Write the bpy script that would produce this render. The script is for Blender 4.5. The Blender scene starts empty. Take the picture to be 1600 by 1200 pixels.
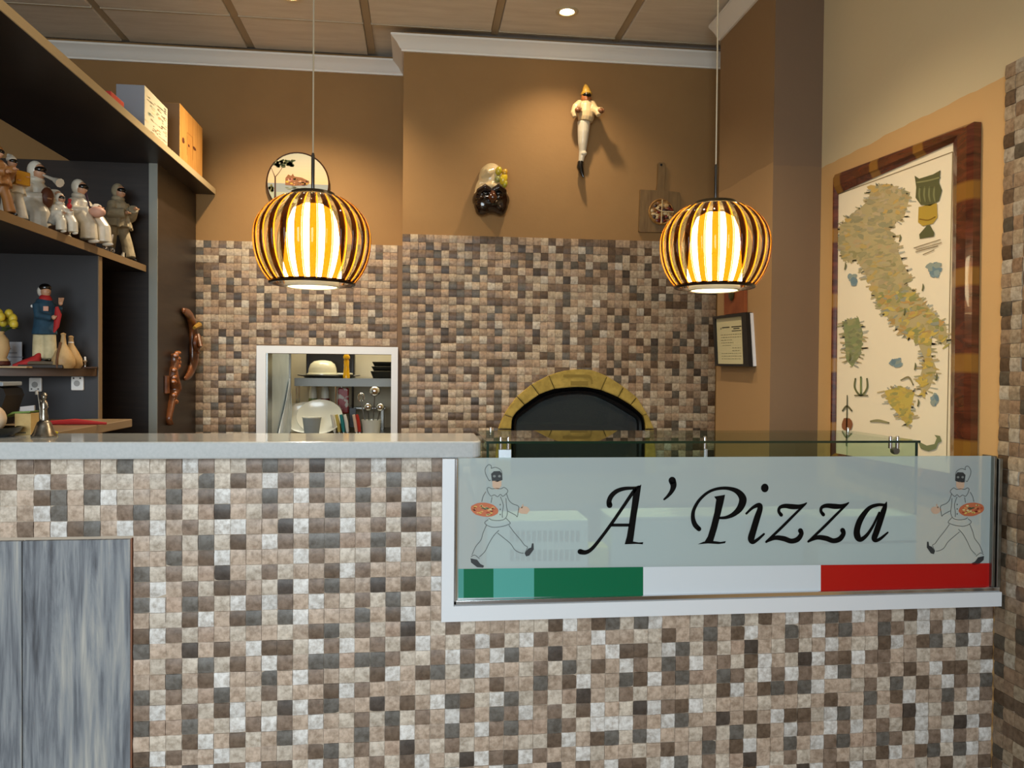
import bpy, bmesh, math, random
from mathutils import Vector, Matrix
random.seed(7)
S = bpy.context.scene
COL = S.collection
PI = math.pi
EYE = 1.4

# ------------------------------------------------------------------ camera
F_PX = 1230.0
yaw, pitch, roll = math.atan(145 / F_PX), math.atan(21 / F_PX), 0.009
cF = Vector((math.sin(yaw) * math.cos(pitch), math.cos(yaw) * math.cos(pitch), -math.sin(pitch)))
cR0 = Vector((math.cos(yaw), -math.sin(yaw), 0))
cU0 = cR0.cross(cF)
cR = cR0 * math.cos(roll) + cU0 * math.sin(roll)
cU = cU0 * math.cos(roll) - cR0 * math.sin(roll)
CAM = Vector((0, 0, EYE))
cd = bpy.data.cameras.new('camera')
cam = bpy.data.objects.new('camera', cd)
COL.objects.link(cam)
rot = Matrix((cR, cU, -cF)).transposed()
cam.matrix_world = Matrix.Translation(CAM) @ rot.to_4x4()
cd.sensor_fit = 'HORIZONTAL'
cd.sensor_width = 36
cd.lens = 36 * F_PX / 1600
cd.clip_start = 0.02
S.camera = cam

# ------------------------------------------------------------------ world, daylight, exposure
S.view_settings.view_transform = 'Standard'
S.view_settings.look = 'None'
S.view_settings.gamma = 1
S.view_settings.exposure = 0.2
S.view_settings.use_curve_mapping = False
w = bpy.data.worlds.new('world')
S.world = w
w.use_nodes = True
w.node_tree.nodes['Background'].inputs[0].default_value = (0.80, 0.90, 1.0, 1)
w.node_tree.nodes['Background'].inputs[1].default_value = 0.6


def lamp(name, kind, loc, energy, color, **kw):
    d = bpy.data.lights.new(name, kind)
    d.energy = energy
    d.color = color
    for k, v in kw.items():
        setattr(d, k, v)
    o = bpy.data.objects.new(name, d)
    COL.objects.link(o)
    o.location = loc
    return o


day = lamp('daylight_window', 'AREA', (-0.8, -1.95, 1.85), 72, (0.82, 0.93, 1.0), shape='RECTANGLE', size=2.4, size_y=1.7, spread=math.radians(130))
day.rotation_euler = (math.radians(66), 0, math.radians(8))
kl = lamp('kitchen_tube_light', 'AREA', (-0.35, 4.95, 2.55), 22, (1.0, 0.93, 0.74), shape='RECTANGLE', size=1.2, size_y=0.5)
DOWN_W, PEND_E = 58, 18.0


# ------------------------------------------------------------------ placing helpers
def ray(u, v):
    return cF + cR * ((u - 800) / F_PX) - cU * ((v - 600) / F_PX)


def at(u, v, Y):
    d = ray(u, v)
    return CAM + d * (Y / d.y)


def atx(u, v, X):
    d = ray(u, v)
    return CAM + d * (X / d.x)


def atz(u, v, Z):
    d = ray(u, v)
    return CAM + d * ((Z - EYE) / d.z)


# ------------------------------------------------------------------ materials
def lin(c):
    if isinstance(c, str):
        c = c.lstrip('#')
        c = [int(c[i:i + 2], 16) / 255 for i in (0, 2, 4)]
    return tuple(x / 12.92 if x <= 0.04045 else ((x + 0.055) / 1.055) ** 2.4 for x in c) + (1,)


_M = {}


def M(name, col='#888888', rough=0.5, metal=0.0, col2=None, scale=8.0, stretch=None, bump=0.0, bscale=60.0, coat=0.0, emit=None, es=0.0, detail=4.0, contrast=(0.35, 0.65)):
    if name in _M:
        return _M[name]
    m = bpy.data.materials.new(name)
    m.use_nodes = True
    nt = m.node_tree
    b = nt.nodes['Principled BSDF']
    b.inputs['Base Color'].default_value = lin(col)
    b.inputs['Roughness'].default_value = rough
    b.inputs['Metallic'].default_value = metal
    b.inputs['Coat Weight'].default_value = coat
    b.inputs['Coat Roughness'].default_value = 0.08
    if emit:
        b.inputs['Emission Color'].default_value = lin(emit)
        b.inputs['Emission Strength'].default_value = es
    tc = nt.nodes.new('ShaderNodeTexCoord')
    mp = nt.nodes.new('ShaderNodeMapping')
    nt.links.new(tc.outputs['Object'], mp.inputs[0])
    if stretch:
        mp.inputs['Scale'].default_value = stretch
    if col2:
        n = nt.nodes.new('ShaderNodeTexNoise')
        n.inputs['Scale'].default_value = scale
        n.inputs['Detail'].default_value = detail
        n.inputs['Roughness'].default_value = 0.6
        r = nt.nodes.new('ShaderNodeValToRGB')
        r.color_ramp.elements[0].position = contrast[0]
        r.color_ramp.elements[1].position = contrast[1]
        r.color_ramp.elements[0].color = lin(col)
        r.color_ramp.elements[1].color = lin(col2)
        nt.links.new(mp.outputs[0], n.inputs['Vector'])
        nt.links.new(n.outputs['Fac'], r.inputs[0])
        nt.links.new(r.outputs[0], b.inputs['Base Color'])
    if bump:
        n2 = nt.nodes.new('ShaderNodeTexNoise')
        n2.inputs['Scale'].default_value = bscale
        n2.inputs['Detail'].default_value = 3
        bp = nt.nodes.new('ShaderNodeBump')
        bp.inputs['Strength'].default_value = bump
        bp.inputs['Distance'].default_value = 0.002
        nt.links.new(mp.outputs[0], n2.inputs['Vector'])
        nt.links.new(n2.outputs['Fac'], bp.inputs['Height'])
        nt.links.new(bp.outputs[0], b.inputs['Normal'])
    _M[name] = m
    return m


def glassy(name, tint, rough=0.02, diffuse=None, dfac=0.0, glow=None, gfac=0.0):
    """thin glass: coloured transparency, fresnel reflection off the outer faces, optional matt film or translucent tint"""
    if name in _M:
        return _M[name]
    m = bpy.data.materials.new(name)
    m.use_nodes = True
    nt = m.node_tree
    nt.nodes.remove(nt.nodes['Principled BSDF'])
    out = nt.nodes['Material Output']
    tr = nt.nodes.new('ShaderNodeBsdfTransparent')
    tr.inputs[0].default_value = lin(tint)
    gl = nt.nodes.new('ShaderNodeBsdfGlossy')
    gl.inputs['Roughness'].default_value = rough
    fr = nt.nodes.new('ShaderNodeFresnel')
    fr.inputs[0].default_value = 1.45
    geo = nt.nodes.new('ShaderNodeNewGeometry')
    inv = nt.nodes.new('ShaderNodeMath')
    inv.operation = 'SUBTRACT'
    inv.inputs[0].default_value = 1.0
    nt.links.new(geo.outputs['Backfacing'], inv.inputs[1])
    mu = nt.nodes.new('ShaderNodeMath')
    mu.operation = 'MULTIPLY'
    nt.links.new(fr.outputs[0], mu.inputs[0])
    nt.links.new(inv.outputs[0], mu.inputs[1])
    base = tr
    for kind, c, f in (('ShaderNodeBsdfDiffuse', diffuse, dfac), ('ShaderNodeBsdfTranslucent', glow, gfac)):
        if c:
            df = nt.nodes.new(kind)
            df.inputs[0].default_value = lin(c)
            mx = nt.nodes.new('ShaderNodeMixShader')
            mx.inputs[0].default_value = f
            nt.links.new(base.outputs[0], mx.inputs[1])
            nt.links.new(df.outputs[0], mx.inputs[2])
            base = mx
    mx2 = nt.nodes.new('ShaderNodeMixShader')
    nt.links.new(mu.outputs[0], mx2.inputs[0])
    nt.links.new(base.outputs[0], mx2.inputs[1])
    nt.links.new(gl.outputs[0], mx2.inputs[2])
    nt.links.new(mx2.outputs[0], out.inputs[0])
    _M[name] = m
    return m


def tile_mat(name, attr):
    """stone look mosaic tile: base colour per tile, mottling and veins from noise"""
    m = bpy.data.materials.new(name)
    m.use_nodes = True
    nt = m.node_tree
    b = nt.nodes['Principled BSDF']
    geo = nt.nodes.new('ShaderNodeNewGeometry')
    if attr:
        a = nt.nodes.new('ShaderNodeAttribute')
        a.attribute_name = 'tint'
        csrc = a.outputs['Color']
    else:
        a = nt.nodes.new('ShaderNodeObjectInfo')
        csrc = a.outputs['Color']
    n = nt.nodes.new('ShaderNodeTexNoise')
    n.inputs['Scale'].default_value = 75
    n.inputs['Detail'].default_value = 5
    n.inputs['Roughness'].default_value = 0.65
    nt.links.new(geo.outputs['Position'], n.inputs['Vector'])
    r = nt.nodes.new('ShaderNodeValToRGB')
    r.color_ramp.elements[0].position = 0.32
    r.color_ramp.elements[0].color = (0.60, 0.55, 0.50, 1)
    r.color_ramp.elements[1].position = 0.62
    r.color_ramp.elements[1].color = (1.12, 1.11, 1.10, 1)
    nt.links.new(n.outputs['Fac'], r.inputs[0])
    mul = nt.nodes.new('ShaderNodeMix')
    mul.data_type = 'RGBA'
    mul.blend_type = 'MULTIPLY'
    mul.inputs[0].default_value = 1
    nt.links.new(csrc, mul.inputs[6])
    nt.links.new(r.outputs[0], mul.inputs[7])
    nt.links.new(mul.outputs[2], b.inputs['Base Color'])
    b.inputs['Roughness'].default_value = 0.42
    b.inputs['Specular IOR Level'].default_value = 0.4
    bp = nt.nodes.new('ShaderNodeBump')
    bp.inputs['Strength'].default_value = 0.25
    bp.inputs['Distance'].default_value = 0.002
    nt.links.new(n.outputs['Fac'], bp.inputs['Height'])
    nt.links.new(bp.outputs[0], b.inputs['Normal'])
    return m


TILE_OBJ = tile_mat('mosaic_tile_stone', False)
TILE_ATT = tile_mat('mosaic_tile_stone_field', True)


def attr_mat(name, attr='tint', rough=0.6):
    if name in _M:
        return _M[name]
    m = bpy.data.materials.new(name)
    m.use_nodes = True
    nt = m.node_tree
    b = nt.nodes['Principled BSDF']
    a = nt.nodes.new('ShaderNodeAttribute')
    a.attribute_name = attr
    nt.links.new(a.outputs['Color'], b.inputs['Base Color'])
    b.inputs['Roughness'].default_value = rough
    _M[name] = m
    return m


def two_tone(name, low, high, z, rough=0.75):
    """painted wall with a painted line at height z"""
    m = bpy.data.materials.new(name)
    m.use_nodes = True
    nt = m.node_tree
    b = nt.nodes['Principled BSDF']
    geo = nt.nodes.new('ShaderNodeNewGeometry')
    sp = nt.nodes.new('ShaderNodeSeparateXYZ')
    nt.links.new(geo.outputs['Position'], sp.inputs[0])
    nz = nt.nodes.new('ShaderNodeTexNoise')
    nz.inputs['Scale'].default_value = 9
    ad = nt.nodes.new('ShaderNodeMath')
    ad.operation = 'MULTIPLY_ADD'
    ad.inputs[1].default_value = 0.02
    nt.links.new(geo.outputs['Position'], nz.inputs['Vector'])
    nt.links.new(nz.outputs['Fac'], ad.inputs[0])
    nt.links.new(sp.outputs[2], ad.inputs[2])
    gt = nt.nodes.new('ShaderNodeMath')
    gt.operation = 'GREATER_THAN'
    gt.inputs[1].default_value = z + 0.01
    nt.links.new(ad.outputs[0], gt.inputs[0])
    mx = nt.nodes.new('ShaderNodeMix')
    mx.data_type = 'RGBA'
    mx.inputs[6].default_value = lin(low)
    mx.inputs[7].default_value = lin(high)
    nt.links.new(gt.outputs[0], mx.inputs[0])
    nt.links.new(mx.outputs[2], b.inputs['Base Color'])
    b.inputs['Roughness'].default_value = rough
    n2 = nt.nodes.new('ShaderNodeTexNoise')
    n2.inputs['Scale'].default_value = 40
    n2.inputs['Detail'].default_value = 4
    bp = nt.nodes.new('ShaderNodeBump')
    bp.inputs['Strength'].default_value = 0.2
    bp.inputs['Distance'].default_value = 0.003
    nt.links.new(geo.outputs['Position'], n2.inputs['Vector'])
    nt.links.new(n2.outputs['Fac'], bp.inputs['Height'])
    nt.links.new(bp.outputs[0], b.inputs['Normal'])
    return m


# ------------------------------------------------------------------ mesh builder
ORG = {}


class MB:
    def __init__(s):
        s.v = []
        s.f = []
        s.c = []

    def add(s, vs, fs, col=None):
        o = len(s.v)
        s.v += [tuple(p) for p in vs]
        s.f += [tuple(i + o for i in f) for f in fs]
        s.c += [col] * len(fs)
        return s

    def box(s, x0, x1, y0, y1, z0, z1, mat=None, col=None):
        vs = [Vector((x, y, z)) for x in (x0, x1) for y in (y0, y1) for z in (z0, z1)]
        if mat is not None:
            vs = [mat @ p for p in vs]
        return s.add(vs, [(0, 1, 3, 2), (4, 6, 7, 5), (0, 4, 5, 1), (2, 3, 7, 6), (0, 2, 6, 4), (1, 5, 7, 3)], col)

    def bbox(s, x0, x1, y0, y1, z0, z1, b=0.003, mat=None):
        """box with chamfered edges"""
        bm = bmesh.new()
        bmesh.ops.create_cube(bm, size=1)
        for v in bm.verts:
            v.co = Vector(((x0 + x1) / 2 + v.co.x * (x1 - x0), (y0 + y1) / 2 + v.co.y * (y1 - y0), (z0 + z1) / 2 + v.co.z * (z1 - z0)))
        bmesh.ops.bevel(bm, geom=list(bm.edges), offset=b, segments=2, affect='EDGES', profile=0.5)
        bm.verts.index_update()
        vs = [v.co.copy() for v in bm.verts]
        if mat is not None:
            vs = [mat @ p for p in vs]
        s.add(vs, [tuple(v.index for v in f.verts) for f in bm.faces])
        bm.free()
        return s

    def prism(s, poly, fn, d0, d1):
        """poly of (a,b); fn(a,b,d)->point"""
        n = len(poly)
        vs = [fn(a, b, d0) for a, b in poly] + [fn(a, b, d1) for a, b in poly]
        fs = [tuple(range(n))[::-1], tuple(range(n, 2 * n))] + [(i, (i + 1) % n, n + (i + 1) % n, n + i) for i in range(n)]
        return s.add(vs, fs)

    def rings(s, rings, closed=True, cap0=True, cap1=True):
        n = len(rings[0])
        vs = [p for r in rings for p in r]
        fs = []
        for k in range(len(rings) - 1):
            for i in range(n if closed else n - 1):
                j = (i + 1) % n
                fs.append((k * n + i, k * n + j, (k + 1) * n + j, (k + 1) * n + i))
        if cap0:
            fs.append(tuple(range(n))[::-1])
        if cap1:
            fs.append(tuple(range((len(rings) - 1) * n, len(rings) * n)))
        return s.add(vs, fs)

    def tube(s, pts, rad, seg=10, flat=1.0):
        pts = [Vector(p) for p in pts]
        if not isinstance(rad, (list, tuple)):
            rad = [rad] * len(pts)
        rs = []
        ref = None
        for i, p in enumerate(pts):
            t = (pts[min(i + 1, len(pts) - 1)] - pts[max(i - 1, 0)]).normalized()
            if ref is None:
                ref = Vector((0, 0, 1)) if abs(t.z) < 0.9 else Vector((1, 0, 0))
            a = (ref - t * ref.dot(t)).normalized()
            ref = a
            b = t.cross(a)
            rs.append([p + (a * math.cos(q) + b * math.sin(q) * flat) * rad[i] for q in [2 * PI * k / seg for k in range(seg)]])
        return s.rings(rs)

    def ell(s, c, r, seg=14, rg=9, mat=None):
        c = Vector(c)
        if not isinstance(r, (list, tuple)):
            r = (r, r, r)
        rs = []
        for k in range(1, rg):
            th = PI * k / rg
            rs.append([Vector((r[0] * math.sin(th) * math.cos(q), r[1] * math.sin(th) * math.sin(q), -r[2] * math.cos(th))) for q in [2 * PI * i / seg for i in range(seg)]])
        vs = [Vector((0, 0, -r[2]))] + [p for q in rs for p in q] + [Vector((0, 0, r[2]))]
        if mat is not None:
            vs = [mat @ p for p in vs]
        vs = [p + c for p in vs]
        fs = [(0, 1 + (i + 1) % seg, 1 + i) for i in range(seg)]
        for k in range(rg - 2):
            for i in range(seg):
                j = (i + 1) % seg
                fs.append((1 + k * seg + i, 1 + k * seg + j, 1 + (k + 1) * seg + j, 1 + (k + 1) * seg + i))
        L = len(vs) - 1
        o = 1 + (rg - 2) * seg
        fs += [(o + i, o + (i + 1) % seg, L) for i in range(seg)]
        return s.add(vs, fs)

    def lathe(s, prof, c, seg=24, mat=None, caps=(True, True)):
        c = Vector(c)
        rs = []
        for r, z in prof:
            ring = [Vector((r * math.cos(q), r * math.sin(q), z)) for q in [2 * PI * i / seg for i in range(seg)]]
            if mat is not None:
                ring = [mat @ p for p in ring]
            rs.append([p + c for p in ring])
        return s.rings(rs, True, caps[0], caps[1])

    def poly(s, pts, col=None):
        return s.add(pts, [tuple(range(len(pts)))], col)

    def build(s, name, mat, parent=None, smooth=False, kind=None, world=True, label=None, mods=()):
        o0 = ORG.get(parent, Vector()) if (parent is not None and world) else Vector()
        me = bpy.data.meshes.new(name)
        me.from_pydata([tuple(Vector(p) - o0) for p in s.v], [], s.f)
        if any(c is not None for c in s.c):
            at_ = me.attributes.new('tint', 'FLOAT_COLOR', 'FACE')
            for i, c in enumerate(s.c):
                at_.data[i].color = c if c is not None else (0.5, 0.5, 0.5, 1)
        bm = bmesh.new()
        bm.from_mesh(me)
        bmesh.ops.recalc_face_normals(bm, faces=bm.faces)
        bm.to_mesh(me)
        bm.free()
        if mat:
            me.materials.append(mat)
        if smooth:
            me.polygons.foreach_set('use_smooth', [True] * len(me.polygons))
            if smooth != 'full':
                me.set_sharp_from_angle(angle=math.radians(smooth if smooth is not True else 40))
        o = bpy.data.objects.new(name, me)
        COL.objects.link(o)
        if parent is not None:
            o.parent = parent
        ORG[o] = o0.copy()
        if kind:
            o['kind'] = kind
        if label:
            o['label'] = label
        for t, kw in mods:
            md = o.modifiers.new(t.lower(), t)
            for k, v in kw.items():
                setattr(md, k, v)
        return o


def thing(name, label, cat, loc, group=None, rz=0):
    o = bpy.data.objects.new(name, None)
    COL.objects.link(o)
    o.empty_display_size = 0.05
    o.location = loc
    o.rotation_euler = (0, 0, rz)
    o['label'] = label
    o['category'] = cat
    if group:
        o['group'] = group
    ORG[o] = Vector(loc)
    return o


def tag(o, label, cat, group=None):
    o['label'] = label
    o['category'] = cat
    if group:
        o['group'] = group
    return o


def crom(pts, n=8):
    """Catmull-Rom resample of (x,y,w...) tuples"""
    P = [pts[0]] + list(pts) + [pts[-1]]
    out = []
    for i in range(1, len(P) - 2):
        for k in range(n):
            t = k / n
            out.append(tuple(0.5 * (2 * P[i][j] + (P[i + 1][j] - P[i - 1][j]) * t + (2 * P[i - 1][j] - 5 * P[i][j] + 4 * P[i + 1][j] - P[i + 2][j]) * t * t + (3 * P[i][j] - P[i - 1][j] - 3 * P[i + 1][j] + P[i + 2][j]) * t ** 3) for j in range(len(pts[0]))))
    out.append(tuple(pts[-1]))
    return out


def stroke(mb, pts, fn, col=None, n=8, smooth=True, caps=True):
    """flat brush stroke of varying width; fn maps drawing coordinates to a point on the surface"""
    P = crom(pts, n) if smooth and len(pts) > 2 else pts
    L, R = [], []
    for i, p in enumerate(P):
        a, b = P[max(i - 1, 0)], P[min(i + 1, len(P) - 1)]
        dx, dy = b[0] - a[0], b[1] - a[1]
        l = math.hypot(dx, dy) or 1
        nx, ny = -dy / l, dx / l
        L.append((p[0] + nx * p[2] / 2, p[1] + ny * p[2] / 2))
        R.append((p[0] - nx * p[2] / 2, p[1] - ny * p[2] / 2))
    for i in range(len(P) - 1):
        mb.poly([fn(*L[i]), fn(*L[i + 1]), fn(*R[i + 1]), fn(*R[i])], col)
    if caps:
        for p in (P[0], P[-1]):
            mb.poly([fn(p[0] + p[2] / 2 * math.cos(q), p[1] + p[2] / 2 * math.sin(q)) for q in [2 * PI * k / 10 for k in range(10)]], col)


def dab(mb, x, y, rx, ry, fn, col=None, n=10, jit=0.0, ang=0.0):
    pts = []
    for k in range(n):
        q = 2 * PI * k / n
        j = 1 + random.uniform(-jit, jit)
        a, b = rx * math.cos(q) * j, ry * math.sin(q) * j
        pts.append(fn(x + a * math.cos(ang) - b * math.sin(ang), y + a * math.sin(ang) + b * math.cos(ang)))
    mb.poly(pts, col)


def struct(o):
    o['kind'] = 'structure'
    return o


# ------------------------------------------------------------------ shared materials
BROWN = M('wall_brown_paint', '#987446', 0.8, col2='#936f42', scale=3, bump=0.25, bscale=45)
CEIL = M('ceiling_panel_paint', '#ebe1cf', 0.8, col2='#e0d5c2', scale=4, stretch=(1, 6, 1), bump=0.5, bscale=50)
BATTEN = M('ceiling_batten_paint', '#b3a081', 0.6)
JOINT = M('ceiling_joint_light', '#c9bda5', 0.6)
WHITE_TRIM = M('cornice_white_plaster', '#ece8de', 0.6, bump=0.1)
GROUT = M('grout_brown', '#7d6753', 0.85)
GROUT_L = M('grout_light', '#b5a592', 0.85)
FLOOR = M('floor_tile_grey', '#8c857c', 0.5, col2='#7c766d', scale=5)
WENGE = M('dark_wenge_laminate', '#1f1712', 0.4, col2='#2a201a', scale=5, stretch=(1, 1, 12))
EDGEB = M('shelf_edge_band', '#8f8572', 0.4)
WHITE_ALU = M('white_aluminium', '#e2e6ea', 0.35)
CHROME = M('chrome', '#d8dadd', 0.15, 1.0)
STEEL = M('brushed_steel', '#8f908c', 0.32, 1.0)
BLACK = M('black_plastic', '#0d0d0e', 0.35)
QUARTZ = M('grey_quartz', '#b6baba', 0.10, col2='#bfc2c2', scale=120, coat=0.3)

# tile colours
PAL = {'W': '#d8d6d2', 'C': '#cabfb0', 'B': '#bba896', 'P': '#b39d8b', 'T': '#877566', 'D': '#6e5d4e', 'G': '#6b6761', 'K': '#514841'}
ROWS = ['BCTCGCDBWTBG', 'BBGBDWBBGBWT', 'GCTCPKBCTCBB', 'TWBTCDWBCKWT', 'GPPGTCWTWTBW', 'BCCDWBDGCGWB', 'DWTBBBCBBCBD', 'GBBKBDBWDDCW']
TOPROW = 'CCTWTCCTGTBK'
LEFT = ['CGTCCBCG', 'TCWTCTCC', 'CBDGBGWC', 'CBWBBCBT', 'BTBWDGBW']


def tcol(i, j, seed):
    r = random.Random(i * 7919 + j * 104729 + seed * 31)
    if seed == 0 and i < 0:
        ch = LEFT[j][i + 8] if i >= -8 and j < 5 else r.choice('WCBBPTTDGCW')
    elif seed == 0:
        row = -1 if j == 0 else (j - 1 if j < 5 else j - 5) if i < 12 else j - 1 + 3 * (i // 12 - 1) * (j > 7)
        ch = TOPROW[i % 12] if row < 0 else ROWS[row % 8][i % 12]
    else:
        ch = ROWS[(j + seed * 3) % 8][i % 12]
    if r.random() < (0.04 if seed == 0 else 0.30):
        ch = r.choice('WCBBPTTDGCW')
    if seed in (1, 2) and ch == 'W' and r.random() < 0.8:
        ch = 'C'
    c = lin(PAL[ch])
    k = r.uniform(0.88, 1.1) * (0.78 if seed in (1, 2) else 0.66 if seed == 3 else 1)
    if seed:                    # same mosaic on the walls: dim, warm light multiplied into its colour
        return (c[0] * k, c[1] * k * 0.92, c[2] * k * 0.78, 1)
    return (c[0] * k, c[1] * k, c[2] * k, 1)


TP = 0.0375


def tile_geom(var):
    """pillow shaped tile: a across, b up, n out"""
    h = (TP - 0.0007) / 2
    r = random.Random(var)
    base, vs = 0.0, []
    top = 0.0052
    nb, na = 5, 3
    tilt = r.uniform(-0.0012, 0.0012)
    g = []
    for j in range(nb):
        row = []
        for i in range(na):
            a, b = -1 + 2 * i / (na - 1), -1 + 2 * j / (nb - 1)
            n = top - 0.0021 * b * b - 0.0007 * a * a + tilt * a + r.uniform(-0.0004, 0.0004)
            wob = 0.0005 * (1 - b * b)
            row.append(len(vs))
            vs.append((a * (h - 0.0002 + wob * r.uniform(-1, 1)), b * (h - 0.0002), n))
        g.append(row)
    fs = [(g[j][i], g[j][i + 1], g[j + 1][i + 1], g[j + 1][i]) for j in range(nb - 1) for i in range(na - 1)]
    ring = g[0] + [g[j][-1] for j in range(1, nb)] + g[-1][-2::-1] + [g[j][0] for j in range(nb - 2, 0, -1)]
    o = len(vs)
    for k in ring:
        vs.append((vs[k][0], vs[k][1], base))
    n = len(ring)
    fs += [(ring[k], o + k, o + (k + 1) % n, ring[(k + 1) % n]) for k in range(n)]
    return vs, fs, len(fs) - n


TG = [tile_geom(v) for v in range(6)]
ORI = {'-y': lambda a, b, n: (a, -n, b), '-x': lambda a, b, n: (-n, -a, b)}
TMESH = {}
for o_, fn_ in ORI.items():
    for v_, (vs_, fs_, nt_) in enumerate(TG):
        me_ = bpy.data.meshes.new('tile')
        me_.from_pydata([fn_(*p) for p in vs_], [], fs_)
        me_.materials.append(TILE_OBJ)
        for k_, p_ in enumerate(me_.polygons):
            p_.use_smooth = k_ < nt_
        me_.update()
        me_.set_sharp_from_angle(angle=math.radians(30))
        TMESH[(o_, v_)] = me_


def lay_tiles(parent, cells, ori, seed, limit=300):
    """cells: (i, j, centre point on the wall face). The largest in view become tiles of their own."""
    def size(c):
        p = c[2] - CAM
        z = p.dot(cF)
        u = 800 + F_PX * p.dot(cR) / z
        v = 600 - F_PX * p.dot(cU) / z
        inside = -5 < u < 1605 and -5 < v < 1205
        return (-1 if not inside else 0) * 10 + 1.0 / z
    cells = sorted(cells, key=size, reverse=True)
    fn = ORI[ori]
    org = ORG[parent]
    mb = MB()
    for k, (i, j, p) in enumerate(cells):
        r = random.Random(i * 131 + j * 17 + seed)
        var = r.randrange(6)
        c = tcol(i, j, seed)
        lift = r.uniform(-0.002, 0.0012)
        tx = r.gauss(0, 0.022)
        if k < limit:
            o = bpy.data.objects.new('tile', TMESH[(ori, var)])
            COL.objects.link(o)
            o.parent = parent
            o.location = Vector(p) - org + Vector(fn(0, 0, lift))
            if ori == '-y':
                o.rotation_euler = (tx, 0, 0)
            else:
                o.rotation_euler = (0, tx, 0)
            o.color = c
        else:
            vs, fs, nt_ = TG[var]
            mb.add([Vector(p) + Vector(fn(a, b, n + lift + tx * b)) for a, b, n in vs], fs, c)
    if mb.v:
        o = mb.build('tile_field', TILE_ATT, parent, smooth=30)
        o['kind'] = 'stuff'


def inside(poly, x, y):
    c = False
    for i in range(len(poly)):
        x1, y1 = poly[i]
        x2, y2 = poly[i - 1]
        if (y1 > y) != (y2 > y) and x < (x2 - x1) * (y - y1) / (y2 - y1) + x1:
            c = not c
    return c


# ================================================================== ROOM
D1, D2, D3 = 1.97, 3.85, 4.17
ZC = EYE + 1.625
struct(MB().box(-2.4, 2.2, -2.1, 6.2, -0.1, 0).build('floor', FLOOR))
struct(MB().box(-2.5, -2.4, -2.1, 6.2, 0, ZC + 0.1).build('wall_left', BROWN))

# back wall with the hatch opening
HX0, HX1, HZ0, HZ1 = -0.778, -0.145, EYE - 0.45, EYE + 0.078
wb = MB()
wb.box(-2.4, HX0, D3, D3 + 0.1, 0, ZC)
wb.box(HX1, 0.3, D3, D3 + 0.1, 0, ZC)
wb.box(HX0, HX1, D3, D3 + 0.1, HZ1, ZC)
wb.box(HX0, HX1, D3, D3 + 0.1, 0, HZ0)
wall_back = struct(wb.build('wall_back', BROWN))
gb = MB()
gb.box(-1.7, HX0 - 0.03, D3 - 0.003, D3, EYE - 0.55, EYE + 0.648)
gb.box(HX1 + 0.02, -0.086, D3 - 0.003, D3, EYE - 0.55, EYE + 0.648)
gb.box(HX0 - 0.03, HX1 + 0.02, D3 - 0.003, D3, HZ1 + 0.02, EYE + 0.648)
gb.build('grout', GROUT, wall_back)
cells = []
for i in range(-1, 28):
    for j in range(32):
        x = -1.13 + TP * (i + 0.5)
        z = EYE + 0.648 - TP * (j + 0.5)
        if -0.80 - TP * 0.5 < x < -0.125 + TP * 0.4 and z < EYE + 0.105 + TP * 0.4:
            continue
        if x > -0.10 or z < EYE - 0.5:
            continue
        cells.append((i, j, Vector((x, D3 - 0.003, z))))
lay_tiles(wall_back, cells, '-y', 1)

# oven wall (chimney breast), with the oven mouth
ARC_O = [(95, 690), (120, 625), (160, 540), (250, 425), (370, 325), (500, 255), (620, 212), (760, 195), (880, 205), (1000, 258), (1120, 335), (1240, 430), (1320, 560), (1356, 630), (1380, 690)]
ARC_I = [(200, 690), (203, 630), (215, 575), (310, 490), (430, 405), (545, 360), (690, 345), (760, 343), (830, 345), (950, 370), (1075, 420), (1190, 490), (1290, 575), (1310, 630), (1315, 690)]


def ov(X, Y):
    p = at(760 + X / 5.3333, 540 + Y / 5.3333, D2)
    return (p.x, p.z)


AO = [ov(*p) for p in ARC_O]
AI = [ov(*p) for p in ARC_I]
ZB = EYE - 0.52
AO = [(AO[0][0] - 0.02, ZB)] + AO + [(AO[-1][0] + 0.02, ZB)]
AI = [(AI[0][0], ZB)] + AI + [(AI[-1][0], ZB)]
wo = MB()
WX0, WX1 = -0.085, 1.75
mid = [((a[0] + b[0]) / 2, (a[1] + b[1]) / 2) for a, b in zip(AO, AI)]
for k in range(len(mid) - 1):          # wall face above the mouth, in vertical strips
    (xa, za), (xb, zb) = mid[k], mid[k + 1]
    wo.prism([(xa, za), (xb, zb), (xb, ZC), (xa, ZC)], lambda a, b, d: Vector((a, d, b)), D2, D2 + 0.06)
wo.box(WX0, mid[0][0], D2, D2 + 0.06, 0, ZC)
wo.box(mid[-1][0], WX1, D2, D2 + 0.06, 0, ZC)
wo.box(mid[0][0], mid[-1][0], D2, D2 + 0.06, 0, ZB)
wo.box(WX0, WX0 + 0.06, D2 + 0.06, D3, 0, ZC)
wall_oven = struct(wo.build('wall_oven', BROWN))
cells = []
for i in range(42):
    for j in range(32):
        x = WX0 + TP * (i + 0.5)
        z = EYE + 0.655 - TP * (j + 0.5)
        if inside(AO, x, z) and all(inside(AO, x + a * TP * 0.5, z + b * TP * 0.5) for a in (-1, 1) for b in (-1, 1)):
            continue
        if inside(mid, x, z) or z < EYE - 0.5 or x > 1.475:
            continue
        cells.append((i, j, Vector((x, D2 - 0.003, z))))
gm = MB()
for k in range(len(mid) - 1):
    (xa, za), (xb, zb) = mid[k], mid[k + 1]
    gm.prism([(xa, za), (xb, zb), (xb, EYE + 0.654), (xa, EYE + 0.654)], lambda a, b, d: Vector((a, d, b)), D2 - 0.003, D2)
gm.box(WX0, mid[0][0], D2 - 0.003, D2, EYE - 0.5, EYE + 0.654)
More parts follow.
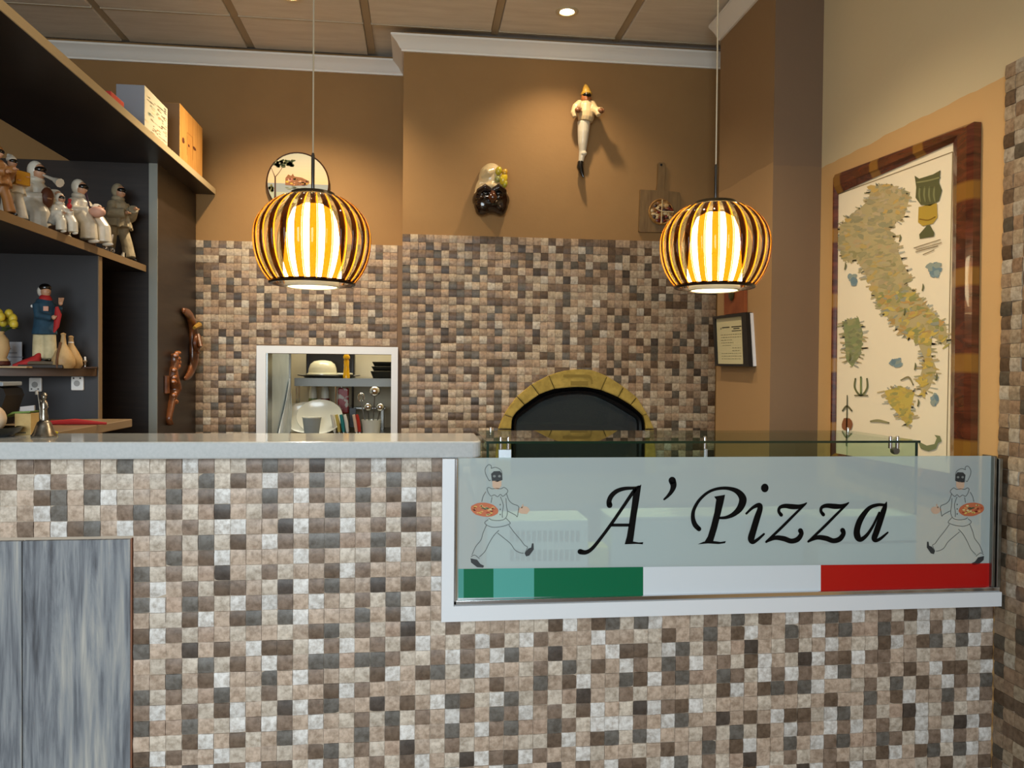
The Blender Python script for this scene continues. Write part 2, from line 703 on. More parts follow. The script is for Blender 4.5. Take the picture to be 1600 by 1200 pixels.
gm.box(mid[-1][0], 1.475, D2 - 0.003, D2, EYE - 0.5, EYE + 0.654)
gm.build('grout', GROUT, wall_oven)
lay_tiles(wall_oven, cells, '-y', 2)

# pillar and right wall: painted in two tones above and below a line
LINE = EYE + 0.815
PX, PY0, PY1, RX = 1.37, 2.955, 3.52, 1.57
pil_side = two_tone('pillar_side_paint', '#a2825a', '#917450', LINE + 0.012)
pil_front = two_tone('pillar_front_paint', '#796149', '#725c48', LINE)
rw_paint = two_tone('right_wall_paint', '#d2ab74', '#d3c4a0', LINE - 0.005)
wp = MB()
wp.box(PX, 1.75, PY0, PY1, 0, ZC)
wall_pillar = struct(wp.build('wall_pillar', pil_side))
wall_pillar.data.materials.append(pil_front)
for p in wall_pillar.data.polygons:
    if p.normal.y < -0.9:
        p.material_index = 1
wr = MB()
wr.box(RX, RX + 0.18, -2.1, PY0, 0, ZC)
wall_right = struct(wr.build('wall_right', rw_paint))
struct(MB().box(1.75, 1.85, -2.1, 6.2, 0, ZC + 0.1).build('wall_east', BROWN))
cells = []
for i in range(22):
    for j in range(59):
        y = 1.967 - TP * (i + 0.5)
        z = EYE + 0.834 - TP * (j + 0.5)
        cells.append((i, j, Vector((RX - 0.003, y, z))))
MB().box(RX - 0.003, RX, 1.13, 1.968, 0.02, EYE + 0.835).build('grout', GROUT_L, wall_right)
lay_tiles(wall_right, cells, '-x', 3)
# front of the room: wall with the big shop window the daylight comes through
wf = MB()
wf.box(-2.4, -2.1, -2.1, -2.0, 0, ZC)
wf.box(0.5, RX, -2.1, -2.0, 0, ZC)
wf.box(-2.1, 0.5, -2.1, -2.0, 0, 0.8)
wf.box(-2.1, 0.5, -2.1, -2.0, 2.75, ZC)
struct(wf.build('wall_front', M('front_wall_paint', '#cdbfa8', 0.8)))

# ceiling: slab, panels, battens and joints
ceiling = struct(MB().box(-2.4, 1.75, -2.1, 6.2, ZC + 0.02, ZC + 0.1).build('ceiling', CEIL))
CXS = [-2.07, -1.465, -0.86, -0.255, 0.35, 0.955, 1.56]
CYS = [-2.06, -1.45, -0.85, -0.25, 0.35, 0.95, 1.55, 2.15, 2.75, 3.185, 3.79, 4.165]
for a in range(len(CXS) - 1):
    for b in range(len(CYS) - 1):
        x0, x1, y0, y1 = CXS[a] + 0.02, CXS[a + 1] - 0.02, CYS[b] + 0.006, CYS[b + 1] - 0.006
        if b >= 10 and a >= 3:
            continue
        MB().bbox(x0, x1, y0, y1, ZC, ZC + 0.019, 0.003).build('ceiling_panel', CEIL, ceiling)
for a in range(1, len(CXS) - 1):
    ye = D3 if CXS[a] < -0.1 else D2
    MB().box(CXS[a] - 0.017, CXS[a] + 0.017, -2.0, ye - 0.01, ZC + 0.008, ZC + 0.019).build('ceiling_batten', BATTEN, ceiling)
for b in range(8, len(CYS) - 1):
    for a in range(len(CXS) - 1):
        if b == 10 and CXS[a] > 1.0:
            continue
        MB().box(CXS[a] + 0.018, CXS[a + 1] - 0.018, CYS[b] - 0.005, CYS[b] + 0.005, ZC - 0.002, ZC + 0.018).build('ceiling_joint', JOINT, ceiling)


# cornices: swept profile (out, height)
def cornice(name, path, outs):
    prof = [(0.0, 0.0), (0.010, 0.0), (0.012, 0.008), (0.020, 0.014), (0.030, 0.030), (0.044, 0.044), (0.050, 0.048), (0.056, 0.054), (0.060, 0.056), (0.060, 0.066), (0.0, 0.066)]
    rs = [[Vector((p[0] + o[0] * d, p[1] + o[1] * d, EYE + 1.528 + h)) for d, h in prof] for p, o in zip(path, outs)]
    return struct(MB().rings(rs).build(name, WHITE_TRIM, smooth=30))


cornice('trim_1', [(-2.4, D3), (-0.085, D3)], [(0, -1), (0, -1)])
cornice('trim_2', [(WX0, D3), (WX0, D2), (1.75, D2)], [(-1, 0), (-1, -1), (0, -1)])
cornice('trim_3', [(PX, PY1), (PX, PY0 + 0.0)], [(-1, 0), (-1, 0)])

# hatch frame (white aluminium) and the kitchen behind
hf = bpy.data.objects.new('window_1', None)
COL.objects.link(hf)
hf.location = (-0.46, D3, HZ0)
hf['kind'] = 'structure'
ORG[hf] = Vector(hf.location)
FO = (-0.824, -0.111, EYE + 0.116)
y0, y1 = D3 - 0.035, D3 + 0.02


def xz(a, b, d):
    return Vector((a, d, b))


MB().prism([(FO[0], FO[2]), (FO[1], FO[2]), (HX1, HZ1), (HX0, HZ1)], xz, y0, y1).build('frame_rail', WHITE_ALU, hf)
MB().prism([(FO[0], FO[2]), (HX0, HZ1), (HX0, HZ0), (FO[0], HZ0)], xz, y0, y1).build('frame_stile', WHITE_ALU, hf)
MB().prism([(FO[1], FO[2]), (HX1, HZ1), (HX1, HZ0), (FO[1], HZ0)], xz, y0, y1).build('frame_stile', WHITE_ALU, hf)
MB().box(HX0, HX0 + 0.008, y0 + 0.01, D3 + 0.1, HZ0, HZ1).build('track', STEEL, hf)
KW = M('kitchen_wall_cream', '#c9c0a6', 0.5, col2='#beb498', scale=3)
kb = MB()
kb.box(-1.7, 0.36, 5.5, 5.6, 0, 2.7)
kb.box(-1.7, -1.6, D3 + 0.1, 5.5, 0, 2.7)
kb.box(0.3, 0.36, D3 + 0.1, 5.5, 0, 2.7)
kb.box(-1.7, 0.36, D3 + 0.1, 5.6, 2.62, 2.7)
struct(kb.build('wall_kitchen', KW))
kp = thing('steel_side_panel', 'tall steel cabinet side inside the serving hatch, left', 'panel', (HX0 - 0.02, 4.5, 0))
MB().box(HX0 - 0.05, HX0 + 0.002, D3 + 0.102, 4.86, 0, 2.3).build('panel', M('blue_steel', '#c8d2d6', 0.4, 0.15, col2='#a9b6bd', scale=2.5), kp)
MB().box(HX0 + 0.002, HX0 + 0.012, 4.845, 4.86, 0.8, 2.3).build('edge_strip', STEEL, kp)

# kitchen work top and shelf
KT = EYE - 0.40
kc = thing('kitchen_worktop', 'steel kitchen worktop seen low through the hatch', 'worktop', (-0.3, 5.1, 0))
MB().box(-0.75, 0.28, 4.68, 5.49, KT - 0.04, KT).build('top', STEEL, kc)
MB().box(-0.72, 0.26, 4.82, 5.49, 0, KT - 0.04).build('cabinet', STEEL, kc)
YS = 4.95
ks = thing('kitchen_shelf', 'steel wall shelf with a bright lip seen through the hatch', 'shelf', (-0.3, 5.2, EYE - 0.06))
p0, p1 = at(449, 591, YS), at(613, 604, YS)
ZS = at(520, 591, YS).z
MB().box(-0.76, 0.28, YS, 5.49, ZS - 0.012, ZS).build('board', STEEL, ks)
MB().box(-0.76, 0.28, YS - 0.004, YS, ZS - 0.05, ZS).build('lip', M('dull_steel', '#6f706c', 0.45, 0.9), ks)
for u in (463, 467, 524):
    p = at(u, 640, 5.05)
    MB().tube([(p.x, 5.05, KT), (p.x, 5.05, ZS - 0.012)], 0.006, 8).build('post', CHROME, ks, True)


def kx(u, v, Y=5.1):
    return at(u, v, Y)


# things on the kitchen shelf
a, b = kx(479, 550, 5.35), kx(554, 582, 5.35)
t = thing('black_board', 'black box standing at the back of the hatch shelf behind the dome lid', 'box', ((a.x + b.x) / 2, 5.35, ZS))
MB().bbox(a.x, b.x, 5.33, 5.42, ZS, a.z + 0.06, 0.006).build('case', BLACK, t)
MB().bbox(a.x + 0.02, b.x - 0.02, 5.322, 5.33, ZS + 0.03, a.z + 0.04, 0.002).build('door', M('black_gloss', '#101011', 0.5), t)
c = kx(503, 580, 5.08)
CREAM = M('cream_enamel', '#d8d3b4', 0.25, coat=0.5)
rr = abs(kx(526, 580, 5.08).x - kx(481, 580, 5.08).x) / 2
t = thing('roasting_tray', 'dark flat oven tray under the cream dome on the hatch shelf', 'tray', (c.x + 0.05, 5.08, ZS))
MB().lathe([(0.02, 0), (0.15, 0.0), (0.165, 0.018), (0.162, 0.018), (0.148, 0.004), (0.02, 0.004)], (c.x + 0.04, 5.12, ZS), 32).build('tray', M('dark_tray', '#3a3a38', 0.35, 0.6), t, True)
for s in (-1, 1):
    MB().tube([(c.x + 0.04 + s * 0.155, 5.09, ZS + 0.014), (c.x + 0.04 + s * 0.19, 5.1, ZS + 0.018), (c.x + 0.04 + s * 0.19, 5.14, ZS + 0.018), (c.x + 0.04 + s * 0.155, 5.15, ZS + 0.014)], 0.005, 6).build('handle', STEEL, t, True)
t = thing('domed_pan', 'cream pan turned upside down on the hatch shelf', 'pan', (c.x, 5.12, ZS + 0.019))
MB().lathe([(rr * 1.12, 0), (rr * 1.12, 0.008), (rr, 0.012), (rr * 0.97, 0.04), (rr * 0.86, 0.068), (rr * 0.6, 0.087), (rr * 0.2, 0.093), (0.001, 0.094)], (c.x, 5.12, ZS + 0.019), 32).build('bowl', CREAM, t, True)
MB().bbox(c.x + rr, c.x + rr + 0.1, 5.105, 5.135, ZS + 0.020, ZS + 0.032, 0.004).build('handle', CREAM, t)
c = kx(542, 585, 5.02)
t = thing('pepper_mill', 'tall yellow pepper mill on the hatch shelf', 'mill', (c.x, 5.0, ZS))
YEL = M('yellow_lacquer', '#d8a400', 0.25, coat=0.4)
MB().lathe([(0.021, 0), (0.022, 0.02), (0.020, 0.028), (0.016, 0.07), (0.017, 0.11), (0.013, 0.116)], (c.x, 4.99, ZS), 20).build('body', YEL, t, True)
MB().lathe([(0.013, 0.116), (0.02, 0.122), (0.021, 0.136), (0.012, 0.15), (0.001, 0.152)], (c.x, 4.99, ZS), 20).build('head', YEL, t, True)
c = kx(598, 585, 5.1)
DARKPAN = M('dark_iron_pan', '#1a1c1b', 0.4, 0.3)
zz = ZS
pan_names = ['lowest and deepest black pan of the stack on the hatch shelf', 'black pan in the middle of the stack on the hatch shelf', 'black frying pan on top of the stack on the hatch shelf']
for k, (hh, rad) in enumerate([(0.045, 0.11), (0.03, 0.105), (0.028, 0.10)]):
    t = thing('black_pan', pan_names[k], 'pan', (c.x + 0.03, 5.12, zz), 'black pans on the hatch shelf')
    MB().lathe([(0.001, 0), (rad * 0.85, 0), (rad, hh), (rad * 0.96, hh), (rad * 0.82, 0.005), (0.001, 0.005)], (c.x + 0.03, 5.14, zz), 28).build('pan', DARKPAN, t, True)
    MB().tube([(c.x + 0.03 + rad * 0.95, 5.1, zz + hh * 0.9), (c.x + 0.03 + rad + 0.1, 5.06, zz + hh + 0.012)], [0.008, 0.010], 8, 0.6).build('handle', BLACK, t, True)
    zz += hh + 0.001
# below the shelf
for k, (u, col, red, lab) in enumerate([(489, '#d8d6c6', False, 'translucent white squeeze bottle under the hatch shelf'), (508, '#d9d6c9', True, 'squeeze bottle with red sauce left in the bottom, under the hatch shelf')]):
    p = kx(u, 636, 5.3)
    t = thing('squeeze_bottle', lab, 'bottle', (p.x, 5.3, KT + 0.15), 'squeeze bottles under the hatch shelf')
    MB().lathe([(0.001, 0), (0.026, 0), (0.028, 0.01), (0.026, 0.09), (0.02, 0.13), (0.010, 0.15), (0.004, 0.185), (0.002, 0.186)], (p.x, 5.3, KT + 0.1501), 18).build('body', M('squeeze_white', col, 0.4), t, True)
    MB().lathe([(0.0275, 0.004), (0.0292, 0.012), (0.0285, 0.055), (0.0275, 0.056)], (p.x, 5.3, KT + 0.1501), 18, None, (False, False)).build('contents', M('sauce_red' if red else 'sauce_green', '#6a1512' if red else '#7c8a4c', 0.4), t, True)
t = thing('jar_rack', 'low steel riser under the squeeze bottles in the kitchen', 'rack', (-0.45, 5.3, KT))
MB().box(-0.72, -0.22, 5.22, 5.4, KT + 0.14, KT + 0.15).build('board', STEEL, t)
for x in (-0.70, -0.24):
    MB().box(x - 0.008, x + 0.008, 5.24, 5.38, KT, KT + 0.14).build('leg', STEEL, t)
PLATE = M('white_porcelain', '#dcdccf', 0.2, coat=0.4)
p = kx(490, 660, 4.95)
Rt = Matrix.Rotation(math.radians(68), 3, 'X')
for k, (u, v, r, lab) in enumerate([(500, 656, 0.11, 'large white oval dish leaning nearest in the hatch rack'), (478, 658, 0.10, 'white dish half behind the large oval dish in the hatch'), (458, 660, 0.095, 'white dish at the left end of the hatch rack by the steel panel')]):
    yy = 4.88 + 0.06 * k
    q = kx(u, v, yy)
    t = thing('serving_dish', lab, 'dish', (q.x, yy, KT), 'white dishes in the hatch rack')
    mt = Matrix.Scale(1.25, 3, Vector((1, 0, 0)))
    MB().lathe([(0.001, 0.0), (r * 0.62, 0), (r, 0.022), (r * 0.99, 0.026), (r * 0.6, 0.006), (0.001, 0.006)], (q.x, yy, KT + r * 0.94), 36, Rt @ mt).build('dish', PLATE, t, True)
q = kx(487, 668, 4.74)
t = thing('plastic_tub', 'clear plastic food tub in front of the dishes in the hatch', 'tub', (q.x, 4.745, KT))
MB().lathe([(0.04, 0), (0.055, 0.11), (0.053, 0.11), (0.038, 0.004)], (q.x, 4.745, KT), 20).build('tub', glassy('clear_plastic', '#c8cfd0', diffuse='#cfd6d6', dfac=0.5), t, True)
MB().lathe([(0.057, 0.11), (0.058, 0.116), (0.001, 0.118)], (q.x, 4.745, KT), 20).build('lid', PLATE, t, True)
q = kx(436, 650, 4.6)
t = thing('plastic_sheet', 'crumpled clear plastic sheet hanging on the steel panel in the hatch', 'sheet', (q.x, 4.6, KT - 0.1))
ms = MB()
g = []
for j in range(8):
    for i in range(7):
        f_ = j / 7
        ms.v.append((HX0 + 0.012 + 0.012 * math.sin(i * 1.9 + j) * f_ + 0.012 * f_, 4.84 - (1 - i / 6) * (0.03 + 0.50 * f_), EYE - 0.06 - f_ * 0.40))
for j in range(7):
    for i in range(6):
        ms.f.append((j * 7 + i, j * 7 + i + 1, (j + 1) * 7 + i + 1, (j + 1) * 7 + i))
        ms.c.append(None)
ms.build('sheet', glassy('plastic_film', '#d5dde4', diffuse='#d9e2ea', dfac=0.55, rough=0.15), t, True, mods=[('SOLIDIFY', dict(thickness=0.002))])
q = kx(536, 660, 5.2)
t = thing('sauce_packet', 'red and white packet hanging under the hatch shelf', 'packet', (q.x, 5.15, KT + 0.1))
pk = MB()
a, b = kx(528, 606, 5.1), kx(545, 646, 5.1)
pk.bbox(a.x, b.x, 5.085, 5.115, b.z, a.z, 0.008)
pk.build('packet', M('packet_red', '#b8b2a6', 0.4, col2='#8e1c18', scale=22, contrast=(0.46, 0.5)), t)
MB().tube([(q.x, 5.1, a.z), (q.x, 5.1, ZS - 0.02)], 0.003, 6).build('hook', STEEL, t)
q = kx(551, 660, 5.05)
t = thing('spatula', 'black long spatula hanging beside the red packet in the hatch', 'spatula', (q.x, 5.05, KT + 0.1))
a, b = kx(551, 606, 5.05), kx(551, 668, 5.05)
MB().tube([(q.x, 5.05, ZS - 0.045), (q.x, 5.05, (a.z + b.z) / 2)], 0.007, 8).build('handle', BLACK, t, True)
MB().bbox(q.x - 0.022, q.x + 0.022, 5.046, 5.054, b.z, (a.z + b.z) / 2, 0.003).build('blade', BLACK, t)
q = kx(580, 672, 4.9)
t = thing('utensil_pot', 'low white pot full of ladles in the hatch', 'pot', (q.x, 4.9, KT))
MB().lathe([(0.05, 0), (0.06, 0.085), (0.062, 0.09), (0.058, 0.09), (0.048, 0.006)], (q.x, 4.9, KT), 24).build('pot', PLATE, t, True)
for k, (dx, hh, rr2, lab) in enumerate([(-0.060, 0.20, 0.026, 'wire whisk leaning left in the white utensil pot'), (-0.018, 0.15, 0.026, 'steel ladle in the middle of the white utensil pot'), (0.022, 0.24, 0.034, 'largest steel ladle, highest in the white utensil pot'), (0.056, 0.15, 0.026, 'small steel skimmer low at the right of the white utensil pot')]):
    L = thing('ladle', lab, 'utensil', (q.x + dx * 0.4, 4.9, KT + 0.02), 'steel utensils in the white pot')
    top = Vector((q.x + dx, 4.88 - 0.012 * k, KT + hh))
    MB().tube([(q.x + dx * 0.4, 4.9, KT + 0.02), tuple(top)], 0.004, 6).build('handle', STEEL, L, True)
    if k == 0:
        wv = MB()
        for m_ in range(6):
            an = PI * m_ / 6
            wv.tube([tuple(top + Vector((math.cos(an) * 0.022 * math.sin(s_), math.sin(an) * 0.022 * math.sin(s_), 0.055 * (1 - math.cos(s_)) / 2))) for s_ in [2 * PI * x_ / 12 for x_ in range(13)]], 0.0012, 4)
        wv.build('wires', CHROME, L, True)
    else:
        MB().ell(top + Vector((0, 0, rr2 * 0.8)), (rr2, rr2 * 0.7, rr2 * 0.9)).build('bowl', CHROME, L, True)
for k, (u, col, nm) in enumerate([(523, '#d7d4c8', 'white'), (530, '#c9b05a', 'straw coloured'), (537, '#1f7d80', 'teal'), (543, '#dcdad2', 'pale grey'), (557, '#e0c0a8', 'cream'), (562, '#b32c1c', 'red')]):
    q2 = kx(u, 672, 4.84)
    L = thing('knife', '%s handled kitchen tool standing in the hatch' % nm, 'knife', (q2.x, 4.84, KT), 'coloured tool handles in the hatch')
    MB().tube([(q2.x, 4.84, KT + 0.02), (q2.x - 0.008, 4.84, KT + 0.08), (q2.x - 0.018, 4.84, KT + 0.125)], [0.009, 0.011, 0.009], 8).build('handle', M('handle_%d' % k, col, 0.4), L, True)
    MB().tube([(q2.x + 0.004, 4.84, KT), (q2.x, 4.84, KT + 0.02)], 0.005, 6).build('blade', STEEL, L, True)

# ================================================================== OVEN
oven = thing('pizza_oven', 'built-in pizza oven with a yellow stone arch and black glazed door', 'oven', (0.79, D2 + 0.3, ZB))
STONE = M('ochre_stone', '#b39a4a', 0.8, col2='#978038', scale=22, bump=0.8, bscale=70)
seg = [(0, 1), (1, 2.6), (2.6, 4), (4, 5), (5, 6.1), (6.1, 9.95), (9.95, 11.1), (11.1, 12), (12, 13.1), (13.1, 15), (15, 16)]


def arc(A, t):
    i = min(int(t), len(A) - 2)
    f_ = t - i
    return (A[i][0] * (1 - f_) + A[i + 1][0] * f_, A[i][1] * (1 - f_) + A[i + 1][1] * f_)


for (ta, tb) in seg:
    n = max(2, int((tb - ta) * 2) + 1)
    g_ = 0.025
    ts = [ta + g_ + (tb - ta - 2 * g_) * k / (n - 1) for k in range(n)]
    ol = [arc(AO, q_) for q_ in ts]
    il = [arc(AI, q_) for q_ in ts]
    mb = MB()
    loop = ol + il[::-1]
    bm = bmesh.new()
    fv = [bm.verts.new((x, D2 - 0.035, z)) for x, z in loop]
    bv = [bm.verts.new((x, D2 + 0.05, z)) for x, z in loop]
    N = len(loop)
    for k in range(n - 1):
        bm.faces.new((fv[k], fv[k + 1], fv[N - 2 - k], fv[N - 1 - k]))
    for k in range(N):
        bm.faces.new((fv[k], bv[k], bv[(k + 1) % N], fv[(k + 1) % N]))
    bm.normal_update()
    rim = [e for e in bm.edges if len(e.link_faces) == 2 and abs(e.verts[0].co.y - e.verts[1].co.y) < 1e-4 and any(abs(f.normal.y) < 0.5 for f in e.link_faces) and e.verts[0].co.y < D2]
    bmesh.ops.bevel(bm, geom=rim, offset=0.004, segments=2, affect='EDGES')
    bm.verts.index_update()
    mb.add([v.co.copy() for v in bm.verts], [tuple(v.index for v in f.verts) for f in bm.faces])
    bm.free()
    st = mb.build('arch_stone', STONE, oven, 35)
    if (ta, tb) == (6.1, 9.95):
        em = MB()
        for path in ([(630, 252, 22), (760, 252, 22), (840, 256, 22), (862, 280, 14), (866, 318, 14)], [(690, 312, 34), (760, 312, 34), (835, 312, 34)]):
            stroke(em, path, lambda X, Y: (lambda q: Vector((q[0], D2 - 0.0365, q[1])))(ov(X, Y)), caps=False)
        em.build('engraving', M('stone_groove', '#85702f', 0.85), st)
AD = [ov(*p) for p in [(245, 690), (248, 640), (258, 608), (330, 552), (450, 467), (590, 417), (760, 402), (900, 417), (1040, 482), (1170, 560), (1245, 606), (1258, 640), (1260, 690)]]
AD = [(AD[0][0], ZB)] + AD + [(AD[-1][0], ZB)]
door = MB()
ni = len(AI)
nd = 40
rs = []
for k in range(nd + 1):
    t_ = k / nd
    o_ = arc(AI, t_ * (len(AI) - 1) * 0.99999)
    i_ = arc(AD, t_ * (len(AD) - 1) * 0.99999)
    mx = lambda f_: (o_[0] * (1 - f_) + i_[0] * f_, o_[1] * (1 - f_) + i_[1] * f_)
    rs.append([Vector((*[(p := mx(f_))[0]], D2 + y_, p[1])) for f_, y_ in ((0, 0.04), (0, -0.012), (0.15, -0.02), (0.45, -0.006), (0.55, -0.02), (0.9, -0.016), (1.0, -0.004), (1.0, 0.04))])
dr = MB().rings(rs).build('door', M('black_door_metal', '#141416', 0.28, 0.4), oven, 40)
gl = MB()
gl.prism(AD, xz, D2 + 0.012, D2 + 0.018)
gl.build('door_glass', glassy('oven_glass', '#7b8184', rough=0.03, diffuse='#596064', dfac=0.36), dr)  # grey matt share stands in for reflections on the dark pane
cav = MB()
rs = [[Vector((x, y_, z)) for x, z in AD] for y_ in (D2 + 0.045, D2 + 0.9)]
cav.rings(rs, True, False, True)
cav.build('cavity', M('oven_chamber', '#5d5343', 0.8), oven)

# ================================================================== BAR COUNTER
counter = thing('bar_counter', 'bar counter clad in stone mosaic with grey wood planks', 'counter', (0.0, 2.0, 0))
ZT = EYE - 0.217
YB = D1 + 0.012
ZL = EYE - 0.621
cc = MB()
cc.box(-1.9, 0.062, YB, 2.18, 0, ZT - 0.001)
cc.box(0.062, 1.5695, YB, 2.18, 0, ZL)
cc.build('carcass', GROUT_L, counter)
WX = -0.68
cells = []
for i in range(-33, 60):
    for j in range(40):
        x = WX + TP * (i + 0.5)
        z = EYE - 0.2185 - TP * (j + 0.5)
        if x < WX and z < EYE - 0.41:
            continue
        if x > 0.055 and z > EYE - 0.628:
            continue
        if x > 1.553 or x < -1.4 or z < 0.1:
            continue
        cells.append((i, j, Vector((x, YB, z))))
lay_tiles(counter, cells, '-y', 0)
PLANK = []
for k in range(2):
    m = bpy.data.materials.new('grey_weathered_wood_%d' % k)
    m.use_nodes = True
    nt = m.node_tree
    bs = nt.nodes['Principled BSDF']
    tc = nt.nodes.new('ShaderNodeTexCoord')
    mp = nt.nodes.new('ShaderNodeMapping')
    mp.inputs['Scale'].default_value = (5.5, 1, 0.36)
    mp.inputs['Location'].default_value = (k * 3.1, 0, k * 1.7)
    wv = nt.nodes.new('ShaderNodeTexNoise')
    wv.inputs['Scale'].default_value = 4.5
    wv.inputs['Detail'].default_value = 8
    wv.inputs['Roughness'].default_value = 0.7
    wv.inputs['Distortion'].default_value = 1.6
    big = nt.nodes.new('ShaderNodeTexNoise')
    big.inputs['Scale'].default_value = 1.1
    big.inputs['Detail'].default_value = 3
    fine = nt.nodes.new('ShaderNodeTexNoise')
    fine.inputs['Scale'].default_value = 14
    fine.inputs['Detail'].default_value = 5
    add = nt.nodes.new('ShaderNodeMath')
    add.operation = 'ADD'
    mul = nt.nodes.new('ShaderNodeMath')
    mul.operation = 'MULTIPLY_ADD'
    mul.inputs[1].default_value = 0.9
    mul.inputs[2].default_value = -0.45
    ad2 = nt.nodes.new('ShaderNodeMath')
    ad2.operation = 'MULTIPLY_ADD'
    ad2.inputs[1].default_value = 0.75
    r = nt.nodes.new('ShaderNodeValToRGB')
    cr = r.color_ramp
    cr.elements[0].position = 0.30
    cr.elements[0].color = lin('#46484d')
    cr.elements[1].position = 0.95
    cr.elements[1].color = lin('#b3b0a8')
    for ps, cl in ((0.48, '#696d73'), (0.62, '#83878b'), (0.78, '#9a9a97')):
        e = cr.elements.new(ps)
        e.color = lin(cl)
    nt.links.new(tc.outputs['Object'], mp.inputs[0])
    for n_ in (wv, big, fine):
        nt.links.new(mp.outputs[0], n_.inputs['Vector'])
    nt.links.new(fine.outputs['Fac'], mul.inputs[0])
    nt.links.new(wv.outputs['Fac'], add.inputs[0])
    nt.links.new(mul.outputs[0], add.inputs[1])
    nt.links.new(big.outputs['Fac'], ad2.inputs[0])
    ad2.inputs[2].default_value = -0.25
    ad3 = nt.nodes.new('ShaderNodeMath')
    ad3.operation = 'ADD'
    nt.links.new(add.outputs[0], ad3.inputs[0])
    nt.links.new(ad2.outputs[0], ad3.inputs[1])
    nt.links.new(ad3.outputs[0], r.inputs[0])
    nt.links.new(r.outputs[0], bs.inputs['Base Color'])
    bs.inputs['Roughness'].default_value = 0.45
    bp = nt.nodes.new('ShaderNodeBump')
    bp.inputs['Strength'].default_value = 0.25
    bp.inputs['Distance'].default_value = 0.002
    nt.links.new(add.outputs[0], bp.inputs['Height'])
    nt.links.new(bp.outputs[0], bs.inputs['Normal'])
    PLANK.append(m)
for k, (xa, xb) in enumerate([(-0.925, -0.6835), (-1.1705, -0.9275), (-1.416, -1.173)]):
    MB().bbox(xa, xb, D1 - 0.002, YB, 0.08, EYE - 0.412, 0.0015).build('wood_plank', PLANK[k % 2], counter)
MB().box(-0.6832, -0.6805, D1 + 0.0, YB, 0.08, EYE - 0.41).build('edge_trim', M('rust_trim', '#8a5a40', 0.6), counter)

# stone slab with a rounded end
slab = [(-1.9, 1.94), (0.125, 1.94)] + [(0.125 + 0.03 * math.sin(q), 1.97 - 0.03 * math.cos(q)) for q in [PI / 2 * k / 6 for k in range(1, 7)]] + [(0.155, 2.20), (-1.9, 2.20)]
sb = MB()
prof = [(0.004, 0.0), (0.0012, 0.0012), (0.0, 0.004), (0.0, 0.037), (0.0012, 0.0398), (0.004, 0.041)]
cx_, cy_ = -0.8, 2.07
rs = []
for ins, zz_ in prof:
    ring = []
    for x, y in slab:
        ring.append(Vector((x - ins * (1 if x > cx_ else -1), y - ins * (1 if y > cy_ else -1), ZT + zz_)))
    rs.append(ring)
sb.rings(rs)
tag(sb.build('countertop_slab', QUARTZ, None, 10), 'long pale grey stone slab on top of the mosaic bar', 'countertop')
ZTOP = ZT + 0.041

# ================================================================== SIGN
YG = 1.95
sign = thing('pizza_sign', 'frosted glass counter sign reading A Pizza over a green white and red band', 'sign', (0.8, YG, ZL))
fx0, fx1 = 0.058, 1.552
zf0, zf1 = EYE - 0.619, EYE - 0.581
MB().prism([(fx0, ZT - 0.001), (0.088, ZT - 0.001), (0.088, zf1), (fx0, zf0)], xz, YG - 0.022, YB).build('frame_post', WHITE_ALU, sign)
MB().prism([(fx0, zf0), (0.088, zf1), (fx1, zf1), (fx1, zf0)], xz, YG - 0.022, YB).build('frame_rail', WHITE_ALU, sign)
MB().bbox(0.088, 0.096, YG - 0.016, YB, zf1, ZT + 0.0, 0.002).build('chrome_strip', CHROME, sign)
MB().bbox(0.088, fx1, YG - 0.016, YB, zf1 + 0.0005, zf1 + 0.012, 0.002).build('chrome_strip', CHROME, sign)
MB().bbox(1.528, 1.538, YG - 0.014, YB, zf1 + 0.012, ZT, 0.002).build('end_post', STEEL, sign)
MB().bbox(1.540, fx1, YG - 0.018, YB, zf1 + 0.012, ZT - 0.006, 0.002).build('end_post', STEEL, sign)
gx0, gx1, gz0, gz1 = 0.096, 1.528, zf1 + 0.012, ZT - 0.0005
pane = MB().box(gx0, gx1, YG - 0.0025, YG + 0.003, gz0, gz1).build('glass_panel', glassy('clear_sign_glass', '#f2f6f4'), sign)
MB().add([(gx0, YG - 0.003, gz0), (gx1, YG - 0.003, gz0), (gx1, YG - 0.003, gz1), (gx0, YG - 0.003, gz1)], [(0, 1, 2, 3)]).build('frosted_film', glassy('frosted_film', '#e2ecec', rough=0.1, diffuse='#dcebeb', dfac=0.54), sign)


def sg(u, v, e=0.0):
    return at(u, v, YG - 0.0042 - e)


INK = M('black_vinyl', '#0a0908', 0.6)
INK.node_tree.nodes['Principled BSDF'].inputs['Specular IOR Level'].default_value = 0.1
A1 = lambda X, Y: sg(890 + X * 0.16875, 730 + Y * 0.16875)
A2 = lambda X, Y: sg(1140 + X * 0.16875, 740 + Y * 0.16875)


def letter(parts, fn):
    mb = MB()
    for p in parts:
        if p[0] == 'poly':
            mb.poly([fn(*q) for q in p[1]])
        elif p[0] == 'dab':
            dab(mb, *p[1], fn, None, 24)
        else:
            stroke(mb, p[1], fn)
    return mb.build('letter', INK, sign)


